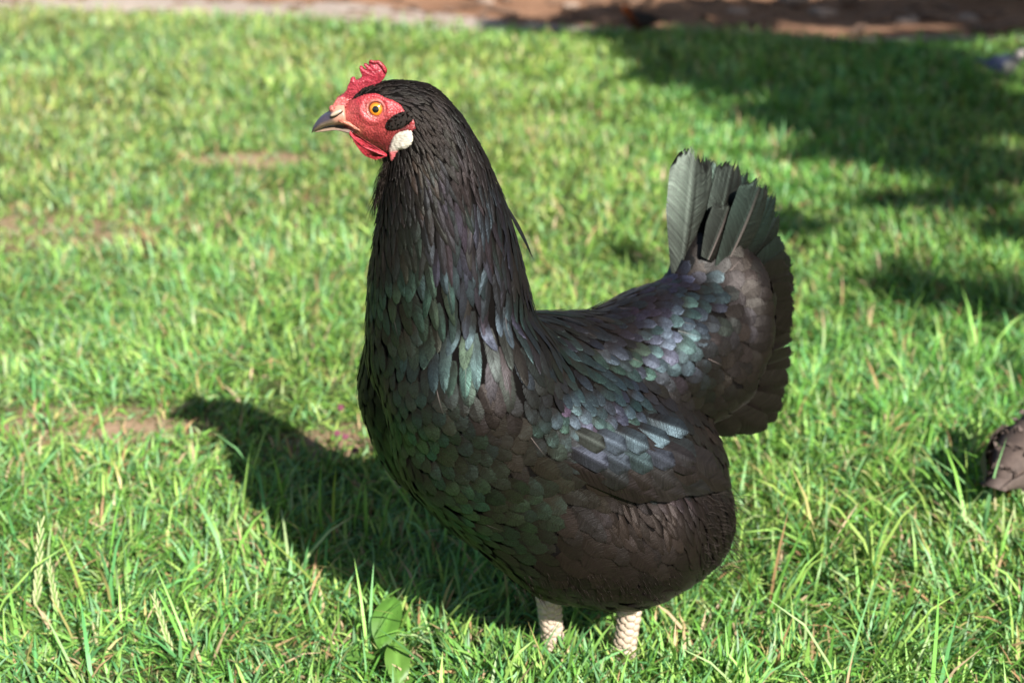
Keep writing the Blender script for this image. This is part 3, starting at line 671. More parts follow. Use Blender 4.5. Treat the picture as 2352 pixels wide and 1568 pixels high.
# gape fold at the mouth corner
for sgn in (1, -1):
    pts = []
    for p in [(470,850),(540,862),(600,888),(650,920),(712,958)]:
        h, nn = surf(*c1(*p)); 
        if h.y > YH-.006: h = at(*c1(*p), YH-.0096)
        q = h+nn*.0010; pts.append(Vector((q.x, q.y if sgn > 0 else 2*YH-q.y, q.z)))
    me = mesh('gape_fold', *tube(pts, [.0008, .0013, .0013, .0011, .0005], 8)); pcol(me, np.tile([[.55, .33, .20]], (len(me.vertices), 1))); link('gape_fold', me, M_SKIN, hen)

# ---- eyes
M_EYE = mat_vcol('eye_iris', 0.12, 0.6, 0.0, 900, 1.0)
def eye(mirror):
    P, nn = surf(*c1(885, 715)); nn = (nn*0.55 + Vector((-.05, -1, .10))*0.45).normalized(); px = pxm(P); Rr = 23*px; c = P - nn*(Rr*0.60)
    if mirror: c.y = 2*YH-c.y; nn = Vector((nn.x, -nn.y, nn.z))
    a = nn.cross(Vector((0, 0, 1))).normalized(); b = nn.cross(a)
    def cap(r, ang, colf, name, parent, n=32, rings=8):
        V = [c+nn*r]; C = [colf(0)]; F = []
        for i in range(1, rings+1):
            t = ang*i/rings
            for k in range(n):
                th = 2*math.pi*k/n; V.append(c+(nn*math.cos(t)+(a*math.cos(th)+b*math.sin(th))*math.sin(t))*r); C.append(colf(i/rings))
        for k in range(n): F.append((0, 1+k, 1+(k+1) % n))
        for i in range(rings-1):
            for k in range(n): F.append((1+i*n+k, 1+(i+1)*n+k, 1+(i+1)*n+(k+1) % n, 1+i*n+(k+1) % n))
        me = mesh(name, V, F); pcol(me, np.array(C)); return link(name, me, M_EYE, parent)
    ball = cap(Rr*.985, 1.5, lambda f: (.05, .02, .015), 'eye', hen)
    cap(Rr*1.0, math.asin(16.8/23), lambda f: (.62, .17, .012) if .5 < f < .86 else ((.75, .28, .02) if f <= .5 else (.20, .045, .01)), 'iris', ball)
    cap(Rr*1.012, math.asin(7.9/23), lambda f: (.004, .004, .004), 'pupil', ball)
    # eyelid ring
    V = []; C = []; F = []; n, m = 48, 10
    for i in range(n):
        th = 2*math.pi*i/n
        for j in range(m):
            f = j/(m-1); rr = (17.0 + 11.5*f)*px*(1.0 if True else 1); hgt = (Rr*.40+ .0009*math.sin(math.pi*min(1, f*1.25)) - .0022*f*f + .0002*math.sin(f*22))
            el = 1.0 + 0.10*abs(math.cos(th))*f
            p = c + (a*math.cos(th)*el+b*math.sin(th))*rr + nn*(Rr*.60 + hgt - Rr*.27); V.append(p)
            q = np.array((.60, .33, .25))*(1-f)+np.array((.56, .16, .15))*f; C.append(q if j > 1 else (.25, .10, .06))
    for i in range(n):
        for j in range(m-1): F.append((i*m+j, i*m+j+1, ((i+1) % n)*m+j+1, ((i+1) % n)*m+j))
    me = mesh('eyelid', V, F); pcol(me, np.array(C)); link('eyelid', me, M_SKIN, hen)
eye(False); eye(True)

# ---- feathers -------------------------------------------------------------------------------------
# control table: px, py, dx, dy, length px, width px, lift mm, iridescence, hue, brightness, point
CT = np.array([
 (905,190, 1,.15, 24,6, .7,.05,.5,.35,.6),(985,215, 1,.6, 32,8, .8,.08,.5,.35,.6),(1060,290, .6,1, 48,10, 1.0,.10,.5,.35,.7),(860,200, 1,-.2, 18,5,.6,.02,.5,.55,.6),(835,225, .8,-.6, 15,4,.6,.0,.5,.7,.6),
 (950,300, .6,.8, 30,7, .8,.04,.5,.35,.7),(960,360, .4,1, 34,8, 1.0,.05,.4,.45,.7),(900,370, .0,1, 28,7, 1.8,.05,.5,.3,.7),(870,400, -.25,1, 34,9, 2.6,.06,.5,.25,.8),(865,470, -.15,1, 44,11, 2.2,.10,.5,.25,.7),
 (960,450, .1,1, 62,12, 1.3,.08,.5,.42,.7),(1060,420, .35,1, 75,13, 1.3,.14,.7,.42,.7),(1120,430, .5,1, 80,12, 1.4,.20,.6,.30,.8),
 (940,560, .0,1, 78,16, 1.4,.22,.25,.45,.65),(1040,560, .12,1, 90,16, 1.4,.16,.75,.48,.65),(1150,560, .35,1, 100,15, 1.5,.22,.65,.38,.75),(870,600, -.05,1, 60,16, 1.5,.08,.3,.2,.6),
 (920,680, .0,1, 74,24, 1.6,.75,.12,.40,.45),(1000,700, .05,1, 95,22, 1.7,.72,.2,.42,.5),(1090,700, .1,1, 105,20, 1.7,.45,.7,.46,.55),(1180,690, .22,1, 115,19, 1.8,.5,.5,.42,.65),(1225,640, .4,1, 105,15, 2.0,.2,.6,.3,.85),
 (850,760, .0,1, 55,26, 1.8,.15,.2,.25,.3),(950,780, .05,1, 68,32, 1.8,.55,.15,.42,.25),(1050,800, .02,1, 115,30, 1.8,.45,.35,.5,.4),(1130,830, .08,1, 125,28, 1.8,.25,.6,.48,.4),(1210,790, .25,1, 125,28, 2.0,.3,.5,.48,.45),
 (840,900, .12,1, 54,30, 1.8,.06,.2,.25,.15),(950,900, .12,1, 58,34, 1.8,.45,.12,.42,.1),(1050,920, .15,1, 62,36, 1.8,.16,.3,.50,.1),(1130,940, .3,1, 62,36, 1.8,.08,.5,.5,.1),
 (960,1000, .22,1, 56,36, 1.9,.95,.1,.40,.05),(1060,1030, .35,1, 62,38, 1.9,.35,.15,.48,.1),(1180,1050, .6,.9, 74,40, 1.9,.12,.5,.55,.1),(930,1090, .5,1, 60,34, 1.9,.15,.2,.2,.1),
 (1020,1110, .6,.9, 56,36, 2.0,.7,.12,.4,.05),(1100,1140, .8,.75, 62,38, 2.0,.8,.12,.42,.05),(1200,1160, .9,.6, 68,40, 2.0,.6,.18,.46,.05),(1100,1210, .85,.6, 58,36, 2.0,.8,.12,.34,.05),(1200,1220, .9,.5, 64,40, 2.0,.45,.15,.38,.05),
 (1060,1240, .8,.7, 62,34, 2.0,.1,.2,.22,.2),(1150,1290, .9,.5, 70,40, 2.2,.06,.2,.28,.2),(1290,1200, .6,.8, 88,48, 2.2,.05,.6,.50,.1),(1330,1280, .5,.9, 95,52, 2.4,.03,.6,.46,.1),(1270,1330, .7,.7, 80,44, 2.4,.03,.6,.32,.2),
 (1250,1090, .9,.55, 85,46, 2.0,.12,.3,.56,.2),(1330,1090, .95,.4, 78,44, 2.0,.05,.5,.52,.2),
 (1430,1190, .5,.9, 48,12, 1.8,.0,.7,.62,.8),(1520,1200, .5,.9, 50,12, 2.2,.0,.75,.60,.8),(1610,1180, .6,.85, 56,13, 3.0,.05,.85,.50,.8),(1660,1220, .5,1, 60,12, 4.0,.03,.85,.42,.9),(1450,1290, .6,.85, 85,50, 2.4,.03,.8,.45,.2),(1540,1290, .6,.8, 85,44, 2.6,.06,.9,.42,.3),(1400,1370, .9,.4, 75,40, 2.4,.03,.9,.38,.3),(1500,1360, .9,.1, 75,40, 2.4,.05,.9,.40,.3),
 (1240,860, .6,.8, 74,38, 1.8,.30,.45,.5,.1),(1260,930, .6,.8, 64,36, 1.8,.35,.5,.56,.1),(1310,830, .85,.55, 72,30, 1.8,.6,.28,.46,.15),(1380,850, .88,.5, 66,27, 1.8,.6,.35,.44,.15),(1300,940, .75,.65, 42,27, 1.6,.75,.62,.52,.05),(1370,960, .8,.6, 46,29, 1.6,.7,.55,.5,.05),(1450,930, .82,.6, 54,30, 1.7,.75,.6,.46,.05),(1460,1010, .8,.62, 62,34, 1.7,.4,.62,.46,.1),(1350,1030, .8,.6, 50,32, 1.6,.35,.6,.52,.1),(1530,1000, .78,.62, 64,30, 1.8,.35,.35,.42,.15),
 (1270,740, .85,.55, 85,24, 1.8,.35,.4,.36,.4),(1340,740, .95,.4, 60,24, 1.7,.35,.6,.38,.2),(1420,760, 1,.25, 46,28, 1.6,.3,.7,.40,.1),(1480,720, 1,.0, 44,28, 1.6,.45,.75,.40,.05),(1550,660, .9,-.3, 46,30, 1.7,.8,.72,.40,.05),(1600,690, .9,-.1, 50,34, 1.8,.6,.55,.42,.05),(1540,760, 1,.15, 46,32, 1.7,.65,.6,.42,.05),(1480,830, .95,.3, 50,34, 1.7,.5,.5,.44,.05),(1580,830, .95,.25, 52,36, 1.8,.25,.55,.46,.05),(1640,780, .9,.2, 60,42, 1.9,.08,.6,.46,.05),(1560,900, .9,.4, 56,38, 1.9,.12,.6,.40,.1),(1680,720, .8,-.3, 64,44, 2.0,.06,.5,.46,.05),(1600,620, .5,-.85, 60,40, 1.8,.05,.5,.40,.05),(1680,850, .8,.4, 60,40, 2,.04,.5,.36,.1),
 (1640,980, .6,.8, 60,36, 2.2,.02,.5,.36,.2),
 (1590,570, .25,-1, 60,42, 1.8,.06,.5,.40,.05),(1640,560, .4,-.95, 66,46, 1.9,.05,.5,.42,.05),(1690,600, .6,-.8, 68,48, 2.0,.05,.5,.42,.05),(1735,660, .8,-.5, 68,48, 2.0,.05,.5,.40,.05),(1750,740, .95,-.1, 66,46, 2.0,.04,.5,.38,.05),
])
FPOS = CT[:, :2]
CT[(CT[:, 1] > 640) & (CT[:, 5] > 15), 5] *= 1.22; CT[(CT[:, 1] > 640), 4] *= 1.12
CT[(CT[:, 1] > 430) & (CT[:, 1] < 700) & (CT[:, 0] < 1260), 5] *= 1.25; CT[:, 9] *= 0.95
hk = (CT[:, 1] > 640) & (CT[:, 1] < 840) & (CT[:, 0] > 970) & (CT[:, 0] < 1250); CT[hk, 7] *= 0.6
ff = (CT[:, 0] > 1400) & (CT[:, 1] > 1150) & (CT[:, 5] < 17); CT[ff, 5] *= 1.7; CT[ff, 4] *= 1.25; CT[ff, 6] *= 0.7; CT[ff, 10] = 0.45
nk = (CT[:, 1] > 430) & (CT[:, 1] < 640) & (CT[:, 0] < 1260); CT[nk, 5] *= 1.35; CT[nk, 4] *= 1.15; CT[CT[:, 1] <= 430, 5] *= 1.25
CT[(CT[:, 0] > 1400) & (CT[:, 1] > 1150), 9] *= 0.8
VST = np.array([0.0, 0.22, 0.48, 0.72, 0.90, 1.0]); NVF = len(VST)
def profile(v, pt):
    r = np.where(v < 0.35, 0.45+0.55*np.sin(np.clip(v/0.35, 0, 1)*np.pi/2), np.sqrt(np.clip(1-((v-0.35)/0.66)**4, 0.0, 1)))
    p = np.where(v < 0.3, 0.5+0.5*v/0.3, np.clip(1-((v-0.3)/0.72)**1.5, 0.03, 1)); return r*(1-pt)+p*pt
def sample_feathers():
    a, b, c = BV[BT[:, 0]], BV[BT[:, 1]], BV[BT[:, 2]]
    ar = 0.5*np.linalg.norm(np.cross(b-a, c-a), axis=1)
    N = 60000; ti = rng.choice(len(BT), N, p=ar/ar.sum()); r1 = np.sqrt(rng.random(N)); r2 = rng.random(N)
    P = a[ti]*(1-r1)[:, None] + b[ti]*(r1*(1-r2))[:, None] + c[ti]*(r1*r2)[:, None]
    nr = np.cross(b-a, c-a)[ti]; nr /= np.linalg.norm(nr, axis=1)[:, None]+1e-12
    px = project(P); Pm = P.copy(); Pm[:, 1] = np.where(P[:, 1] > YH, 2*YH-P[:, 1], P[:, 1]); pxm_ = project(Pm)
    poly = np.array(FACE); lob = np.array(spline(LOBE, 3))
    head = P[:, 2] > 0.33
    bad = head & (inside(pxm_, poly) | inside(pxm_, lob) | (pxm_[:, 0] < 806) | ((pxm_[:, 0] < 850) & (pxm_[:, 1] > 236)))
    ear = np.array([c1(1155+150*math.cos(t)*.9-60*math.sin(t)*.3, 850-95*math.sin(t)-45*math.cos(t)) for t in np.linspace(0, 6.28, 24)])
    isear = head & inside(pxm_, ear); bad &= ~isear
    prop = np.zeros((N, 9)); 
    for s in range(0, N, 6000): prop[s:s+6000] = idw(px[s:s+6000], FPOS, CT[:, 2:], 3.5, 6.0)
    prop[isear, 0] = .5; prop[isear, 1] = -.1; prop[isear, 2] = 17; prop[isear, 3] = 5; prop[isear, 4] = 5.0; prop[isear, 5] = 0; prop[isear, 7] = .2
    m = (P[:, 1]*CP - (P[:, 2]-CAM_H)*SP)/FPX
    rad = np.sqrt(prop[:, 2]*prop[:, 3])*m*np.where(px[:, 1] > 620, .50, .42)
    cell = 0.012; grid = {}; keep = []
    facing = ((np.array(CAMP)-P)*nr).sum(1)
    rad = np.where(facing < -0.15*1.0, rad*1.5, rad)
    for i in range(N):
        if bad[i]: continue
        p = P[i]; k = (int(p[0]/cell), int(p[1]/cell), int(p[2]/cell)); ok = True; r = rad[i]
        for dx in (-1, 0, 1):
            for dy in (-1, 0, 1):
                for dz in (-1, 0, 1):
                    for (j, rj) in grid.get((k[0]+dx, k[1]+dy, k[2]+dz), ()):
                        q = P[j]; rr = min(r, rj) if True else r
                        if (p[0]-q[0])**2+(p[1]-q[1])**2+(p[2]-q[2])**2 < rr*rr: ok = False; break
                    if not ok: break
                if not ok: break
            if not ok: break
        if ok: keep.append(i); grid.setdefault(k, []).append((i, r))
    k = np.array(keep); return P[k], nr[k], px[k], prop[k], m[k], facing[k]
FP, FN, FPX2, FPR, FM, FFAC = sample_feathers()
RIGHT = np.array([1.0, 0, 0]); UPV = np.array([0, SP, CP])
def build_feathers():
    N = len(FP); t = RIGHT[None]*FPR[:, :1] - UPV[None]*FPR[:, 1:2]
    t = t - FN*(t*FN).sum(1)[:, None]; bad = np.linalg.norm(t, axis=1) < 0.25
    # where the surface faces along the flow, fall back to straight down
    dn = np.array([0, 0, -1.0])[None] - FN*(-FN[:, 2:3]); t = np.where(bad[:, None], dn, t)
    t /= np.linalg.norm(t, axis=1)[:, None]+1e-9; b = np.cross(FN, t)
    ang = rng.normal(0, 0.13, N)[:, None]; t, b = t*np.cos(ang)+b*np.sin(ang), b*np.cos(ang)-t*np.sin(ang)
    L = FPR[:, 2]*FM*rng.uniform(.82, 1.2, N); W = FPR[:, 3]*FM*rng.uniform(.85, 1.15, N); lift = FPR[:, 4]*0.001*np.where((FPX2[:, 1] < 640) & (FPR[:, 4] < 1.9), .7, .85)*rng.uniform(.75, 1.3, N); pt = np.clip(FPR[:, 8], 0, 1)
    roll = rng.normal(0, 1.0, N)*np.where(FPX2[:, 1] > 640, .08, .07)
    V = np.zeros((N, NVF, 3, 3)); fn = BVH.find_nearest
    for j, v in enumerate(VST):
        w = profile(np.full(N, v), pt)*W/2
        for k, u in enumerate((-1, 0, 1)):
            back = 0.10*L*(u*u)*(v > .6)*(1-pt)
            Q = FP + t*(L*v-0.35*L-back)[:, None] + b*(w*u)[:, None]
            h = 0.0004 + lift*v + (0.0004 if u == 0 else -0.0001) + roll*u*w*0.8
            for i in range(N):
                loc, nn, _, _ = fn(Q[i]); V[i, j, k] = loc + nn*h[i]
    return V
FV = build_feathers(); NF = len(FV)
fuv1 = np.zeros((NVF, 3, 3)); fuv1[:, :, 0] = np.array([-1, 0, 1])[None]; fuv1[:, :, 1] = VST[:, None]
FUV = np.repeat(fuv1[None], NF, 0); FUV[..., 2] = rng.random(NF)[:, None, None]
_r = rng.random(NF); pi_ = vnoise(FPX2[:, 0]/100, FPX2[:, 1]/100, 1.6, 44)
FCOL = np.stack([np.clip(FPR[:, 5]*(0.55+0.6*_r)*(0.35+1.25*pi_), 0, 1), np.clip(FPR[:, 6]+rng.normal(0, .12, NF), 0, 1), np.clip(FPR[:, 7]+rng.normal(0, .09, NF), 0, 1)], 1)
spk = (FPX2[:, 0] > 940) & (FPX2[:, 0] < 1010) & (FPX2[:, 1] > 350) & (FPX2[:, 1] < 480) & (rng.random(NF) < .10); FCOL[spk, 2] = 1.0
FCOL = np.repeat(FCOL[:, None, None, :], NVF, 1).repeat(3, 2)
fq = np.array([(j*3+k, j*3+k+1, (j+1)*3+k+1, (j+1)*3+k) for j in range(NVF-1) for k in range(2)])
def feather_mesh(ids, name):
    n = len(ids); K = NVF*3
    Q = (fq[None]+K*np.arange(n)[:, None, None]).reshape(-1, 4)
    me = npmesh(name, FV[ids].reshape(-1, 3), Q); pvec(me, FUV[ids].reshape(-1, 3), 'fuv'); pcol(me, FCOL[ids].reshape(-1, 3), 'fcol'); me.materials.append(M_FEATH); return me
area = FPR[:, 2]*FPR[:, 3]*(FFAC > 0.25); order = np.argsort(-area); solo = order[:300]; rest = order[300:]
plum = link('plumage', feather_mesh(rest, 'plumage'), M_FEATH, hen); plum['kind'] = 'stuff'; plum['label'] = 'small overlapping black contour feathers'
for i in solo: link('feather', feather_mesh(np.array([i]), 'feather'), M_FEATH, hen)

# ---- big feathers: wing and tail
def big_feather(name, parent, root, tip, width, normal, bow=0.0, side=0.0, iri=.3, hue=.3, bri=.5, pt=.1, ragged=0.0, cup=0.12, nu=7, nv=12, seed=0.0, asym=0.0, conform=None, square=False, rootw=.22):
    r = random.Random(int(seed*1000)+int(tip.x*1e5)); ax = tip-root; L = ax.length; ax.normalize(); nn = (normal-ax*normal.dot(ax)).normalized(); bb = nn.cross(ax)
    V = []; uv = []; colr = [r.uniform(-1, .25) for _ in range(nu)]
    for j in range(nv):
        v = j/(nv-1); w = float(profile(np.array([v]), pt)[0])*width/2
        if square: w = width/2*(rootw+(1-rootw)*min(1, v/.5)**.8)*(1.0 if v < .84 else math.sqrt(max(0.0, 1-((v-.84)/.175)**2)))
        for k in range(nu):
            u = -1+2*k/(nu-1); back = (0.10 if v > .55 else 0)*L*0.6*u*u*(v-.55)/.45
            rg = colr[k]*ragged*L*max(0, (v-.6))/.4
            ww = w*(u*(1+asym*(1 if u > 0 else -1)))
            p = root + ax*(L*v-back+rg) + bb*(ww+side*L*math.sin(math.pi*v*.5)*v) + nn*(bow*L*math.sin(math.pi*v) - cup*width*u*u*.5 + (0.0006 if k == nu//2 else 0))
            if conform is not None:
                loc, n2, _, _ = BVH.find_nearest(p); p = loc + n2*(conform[0]+conform[1]*v - 0.0010*u*u + (0.0006 if k == nu//2 else 0))
            V.append(p); uv.append((u*.78, v, seed))
    Q = [(j*nu+k, j*nu+k+1, (j+1)*nu+k+1, (j+1)*nu+k) for j in range(nv-1) for k in range(nu-1)]
    me = npmesh(name, np.array([tuple(v) for v in V]), Q); pvec(me, np.array(uv), 'fuv'); pcol(me, np.tile([[iri, hue, bri]], (len(V), 1)), 'fcol')
    me.materials.append(M_FEATH); return link(name, me, M_FEATH, parent)
# wing
def wing_patch():
    V = []; F = []; n, m = 28, 9
    V.append(surf(1440, 985)[0]+surf(1440, 985)[1]*.0003)
    for j in range(1, m+1):
        for k in range(n):
            t = 2*math.pi*k/n; u, v = 215*j/m*math.cos(t), 95*j/m*math.sin(t)
            h, nn = surf(1440+u*.86-v*.5, 985+u*.46+v*.86); V.append(h+nn*(.0003 if j < m else -.0012))
    for k in range(n): F.append((0, 1+k, 1+(k+1) % n))
    for j in range(m-1):
        for k in range(n): F.append((1+j*n+k, 1+(j+1)*n+k, 1+(j+1)*n+(k+1) % n, 1+j*n+(k+1) % n))
    return mesh('wing', V, F)
wing = link('wing', wing_patch(), M_BODY, hen)
wing['label'] = 'folded left wing with glossy overlapping feathers'
def bylink(o, parent):           # sub-part under a mesh part whose matrix is only a parent offset
    o.parent = parent; o.matrix_parent_inverse = Matrix.Identity(4); return o
def sp(px, py): return surf(px, py)
rows = []
# flight feathers along the lower edge, then three rows of coverts over them: root -> tip in display px
def wing_row(lst, L, W, iri, hue, bri, con, dirn=(.86, .51)):
    for i, (tx, ty) in enumerate(lst):
        fx = L*random.uniform(.92, 1.08); an = random.uniform(-.05, .05); dx, dy = dirn[0]*math.cos(an)-dirn[1]*math.sin(an), dirn[1]*math.cos(an)+dirn[0]*math.sin(an)
        (pr, n1), (ptp, n2) = sp(tx-dx*fx, ty-dy*fx), sp(tx, ty)
        if (ptp-pr).length > fx*pxm(pr)*1.6: ptp = at(tx, ty, pr.y+fx*pxm(pr)*.35)
        rows.append(big_feather('wing_feather', hen, pr, ptp, W*random.uniform(.92, 1.08)*pxm(pr), n1, iri=iri*random.uniform(.3, 1.5), hue=hue+random.uniform(-.15, .15), bri=bri+random.uniform(-.12, .12), pt=.05, seed=random.random()*.93, conform=(con[0]+.0003*i, con[1]+.0004*i), nu=7, nv=11, square=True, rootw=.85))
wing_row([(1500,1136),(1560,1138),(1612,1132),(1650,1118),(1678,1098),(1690,1074),(1688,1046)][:6], 260, 60, .10, .62, .42, (-.0004, .0095), (.93, .36))
wing_row([(1430,1104),(1482,1108),(1532,1106),(1580,1096),(1620,1078),(1650,1052),(1664,1020)][:5], 130, 56, .14, .62, .42, (-.0006, .0088))
wing_row([(1385,1066),(1432,1070),(1482,1070),(1530,1064),(1572,1048),(1606,1022),(1626,990)][:5], 104, 50, .22, .6, .42, (-.0006, .0084))
wing_row([(1378,1026),(1424,1030),(1472,1028),(1518,1018),(1556,998),(1584,968),(1592,936)][:5], 86, 44, .32, .5, .44, (-.0008, .0080))
for o in rows: o.parent = wing; o.matrix_parent_inverse = Matrix.Identity(4)
wing_off = Matrix.Translation(hen.location)
# tail
tail = empty('tail', (0, 0, 0)); tail.parent = hen; tail.matrix_parent_inverse = Matrix.Translation(hen.location).inverted()
c5 = lambda x, y: ((1700+x/2.959)*S, (370+y/2.959)*S)
NTL = Vector((.22, -1.0, -.10))
TF = [ ((930,1250),(1385,1100),80,.950,.985,.12,.3,.34,-.04),((940,1380),(1420,1290),80,.948,.98,.08,.3,.34,-.06), # root(c5), tip(c5), width px display, root Y, tip Y, iri, hue, bri, side
 ((470,1190),(640,85),96, .945,.985,.24,.25,.52,.03),((540,1150),(800,185),80,.948,.992,.34,.25,.50,.02),((700,1000),(935,200),72,.951,.998,.25,.3,.60,.02),((760,1020),(1025,265),70,.956,1.006,.40,.25,.40,.02),
 ((700,1010),(880,550),70,.944,.968,.22,.3,.55,.0),((820,1100),(1175,350),86,.946,.985,.35,.25,.62,.04),((900,1120),(1250,450),80,.953,.998,.55,.28,.38,.03),((940,1180),(1290,640),74,.957,1.000,.35,.3,.34,.03),
 ((960,1220),(1340,880),72,.953,.995,.40,.32,.38,-.02),((960,1280),(1400,1010),74,.957,.997,.25,.3,.34,-.04),((960,1340),(1425,1180),78,.953,.990,.15,.3,.36,-.06),((940,1420),(1425,1390),78,.950,.982,.08,.3,.38,-.08),((940,1480),(1405,1560),76,.946,.972,.05,.3,.36,-.08)]
for i, (r0, t0, w, y0, y1, ir, hu, br, sd_) in enumerate(TF):
    pr = at(*c5(*r0), y0); tp = at(*c5(*t0), y1)
    big_feather('tail_feather', tail, pr, tp, w*1.12*pxm(pr), NTL+Vector((.02*i-.08, 0, -.04)), bow=.02, side=sd_, iri=ir*.6, hue=hu, bri=br*.5, pt=.0, ragged=.10 if i < 10 else .04, cup=.10, nu=17, nv=20, seed=.99 if i in (6, 7) else (i*.173+.05) % .88, asym=.1, square=True, rootw=.26 if i < 4 else .45)
low = [((1640,880),(1822,868),74,.928,.95),((1630,900),(1805,935),74,.922,.945),((1620,915),(1770,982),72,.918,.938),((1655,850),(1826,830),72,.935,.962),((1650,875),(1812,905),64,.93,.955),((1640,900),(1795,962),60,.925,.948),((1630,920),(1735,990),60,.92,.938),((1655,830),(1828,772),72,.93,.957),((1650,845),(1830,805),74,.93,.956),((1600,900),(1700,1000),66,.915,.93)]
for i, (r0, t0, w, y0, y1) in enumerate(low):
    pr = at(*r0, y0); tp = at(*t0, y1); big_feather('tail_covert', tail, pr, tp, w*pxm(pr), NTL+Vector((.2, 0, -.2-.05*i)), bow=.06, side=-.04, iri=.08, hue=.5, bri=.40, pt=0, ragged=.02, cup=.16, nu=7, nv=14, seed=(i*.21+.4) % .88, square=True)
# far half of the tail tent
for i, (t0, y1) in enumerate([((690,150), 1.03), ((850,240), 1.04), ((1000,330), 1.05), ((1110,480), 1.06), ((1180,700), 1.065)]):
    pr = at(*c5(700+40*i, 1050), .965); tp = at(*c5(*t0), y1); big_feather('tail_feather', tail, pr, tp, 70*pxm(pr), Vector((.4, -1, .2)), iri=.1, hue=.3, bri=.22, pt=0, ragged=.08, nu=13, seed=(i*.29+.7) % .88, square=True)

# ---- long loose hackles at the back of the neck
for i, (r0, t0) in enumerate([((1168,480),(1220,602))]):
    pr = at(*r0, .826); tp = at(*t0, .832); big_feather('hackle', hen, pr, tp, 10*pxm(pr), Vector((.5, -1, .3)), bow=.06, side=.05, iri=.3, hue=.6, bri=.4, pt=.95, nu=3, nv=8, seed=i*.41)
# ---- bristles under the chin and wisps at the rear
def wisps(lst, name, rad, lab=None):
    VF = []
    for (pr, d, L) in lst:
        d = d.normalized(); q = d.orthogonal(); VF.append(tube([pr, pr+d*L*.5+q*L*.04, pr+d*L+Vector((0, 0, -.12*L))], [rad, rad*.8, rad*.2], 3))
    me = mesh(name, *join(*VF)); pvec(me, np.tile([[.5, .5, .5]], (len(me.vertices), 1)), 'fuv'); pcol(me, np.tile([[0, .5, .35]], (len(me.vertices), 1)), 'fcol')
    o = link(name, me, M_FEATH, hen); o['kind'] = 'stuff'; return o
ls = []
for k in range(130):
    f = random.random(); px = 806+f*76+random.uniform(-3, 6); py = 294+f*66+random.uniform(-2, 5)
    ls.append((at(px, py, YH+random.uniform(-.007, .007)), Vector((random.uniform(-.1, .5), random.uniform(-.3, .3), -1)), random.uniform(.003, .008)))
for k in range(160):
    f = random.random(); px = 886-22*f+random.uniform(-4, 10); py = 370+f*90; ls.append((at(px, py, .818+random.uniform(-.02, .012)), Vector((random.uniform(-.7, -.1), random.uniform(-.3, .2), -1)), random.uniform(.006, .014)))
wisps(ls, 'chin_bristles', .00022)
ls = []
for k in range(200):
    f = random.random(); px = 1600+random.uniform(0, 85); py = 1120+f*190; h, nn = surf(px, py)
    if (h-at(px, py, .9)).length > .12: continue
    ls.append((h, Vector((.7, .2, -.6))+nn*.25+Vector((random.uniform(-.3, .3),)*3), random.uniform(.010, .026)))
for k in range(200):
    px = random.uniform(1180, 1560); h, nn = surf(px, 1345+random.uniform(-40, 30)); ls.append((h, Vector((.5, .1, -.7))+nn*.25, random.uniform(.006, .014)))
wisps(ls, 'rear_fluff', .00020)

# ---- legs
def legcol(n): return np.array((.34, .25, .18))*rng.uniform(.85, 1.1, (n, 1))
SC = None
def leg(top, foot, Y, heading, tuck):
    lg = None
    g = ground(*foot); g.z = float(hnoise(np.array(g.x), np.array(g.y))); t = at(*top, Y)
    mid = t.lerp(g, .5); up = Vector((0, 0, 1)); rs = [.0105, .0084, .0076, .0078, .0092, .008]
    pts = [t + Vector((.004, .004, .018)), t, t.lerp(g, .33), t.lerp(g, .66), g+up*.013, g+up*.004]
    VF = [tube(pts, rs, 14)]
    hd = Vector((math.cos(heading), math.sin(heading), 0))
    toes = [(0, .050), (.55, .043), (-.55, .041), (math.pi, .024)]
    for a, L in toes:
        d = Vector((math.cos(heading+a), math.sin(heading+a), 0)); b = g+up*.006
        VF.append(tube([b, b+d*L*.3+up*.003, b+d*L*.62-up*.001, b+d*L*.88-up*.004, b+d*L-up*.005], [.0075, .0066, .0058, .0048, .003], 10))
    V, F = join(*VF); me = mesh('leg', V, F); pcol(me, legcol(len(V))); lg = link('leg', me, M_LEG, hen)
    for a, L in toes:
        d = Vector((math.cos(heading+a), math.sin(heading+a), 0)); b = g+up*.006+d*L-up*.004
        me = mesh('claw', *tube([b-d*.002, b+d*.006+up*.001, b+d*.012-up*.003], [.0028, .0020, .0004], 8)); pcol(me, np.tile([[.55, .47, .38]], (len(me.vertices), 1))); o = link('claw', me, M_LEG, lg); o.matrix_parent_inverse = Matrix.Identity(4)
    # scutes in overlapping rows down the front and outer side
    global SC
    if SC is None:
        bm = bmesh.new(); bmesh.ops.create_uvsphere(bm, u_segments=8, v_segments=5, radius=1.0); SC = bpy.data.meshes.new('scale'); bm.to_mesh(SC); bm.free()
        SC.polygons.foreach_set('use_smooth', np.ones(len(SC.polygons), bool)); pcol(SC, np.tile([[.46, .36, .28]], (len(SC.vertices), 1))); SC.materials.append(M_LEG)
    ax = (g-t).normalized()
    for i in range(9):
        for k, a in enumerate((-.75, 0, .75, 1.5)):
            f = (i+.5*(k % 2))/9; p = t.lerp(g+up*.010, f); th = heading - a if False else -math.pi/2 - .35 + a*.9 - .3
            d = Vector((math.cos(th), math.sin(th), 0)); rr = np.interp(f, [0, .5, 1], [.0080, .0072, .0086])
            o = bpy.data.objects.new('scale', SC); COL.objects.link(o); o.parent = lg; s_ = random.uniform(.85, 1.15)
            o.location = p+d*rr; o.rotation_euler = d.to_track_quat('Z', 'Y').to_euler(); o.scale = (.0040*s_, .0032*s_, .0022*s_)
    return lg
leg((1452,1372), (1432,1512), .868, math.pi+.45, 0)
leg((1262,1370), (1276,1492), .878, math.pi+.35, 0)

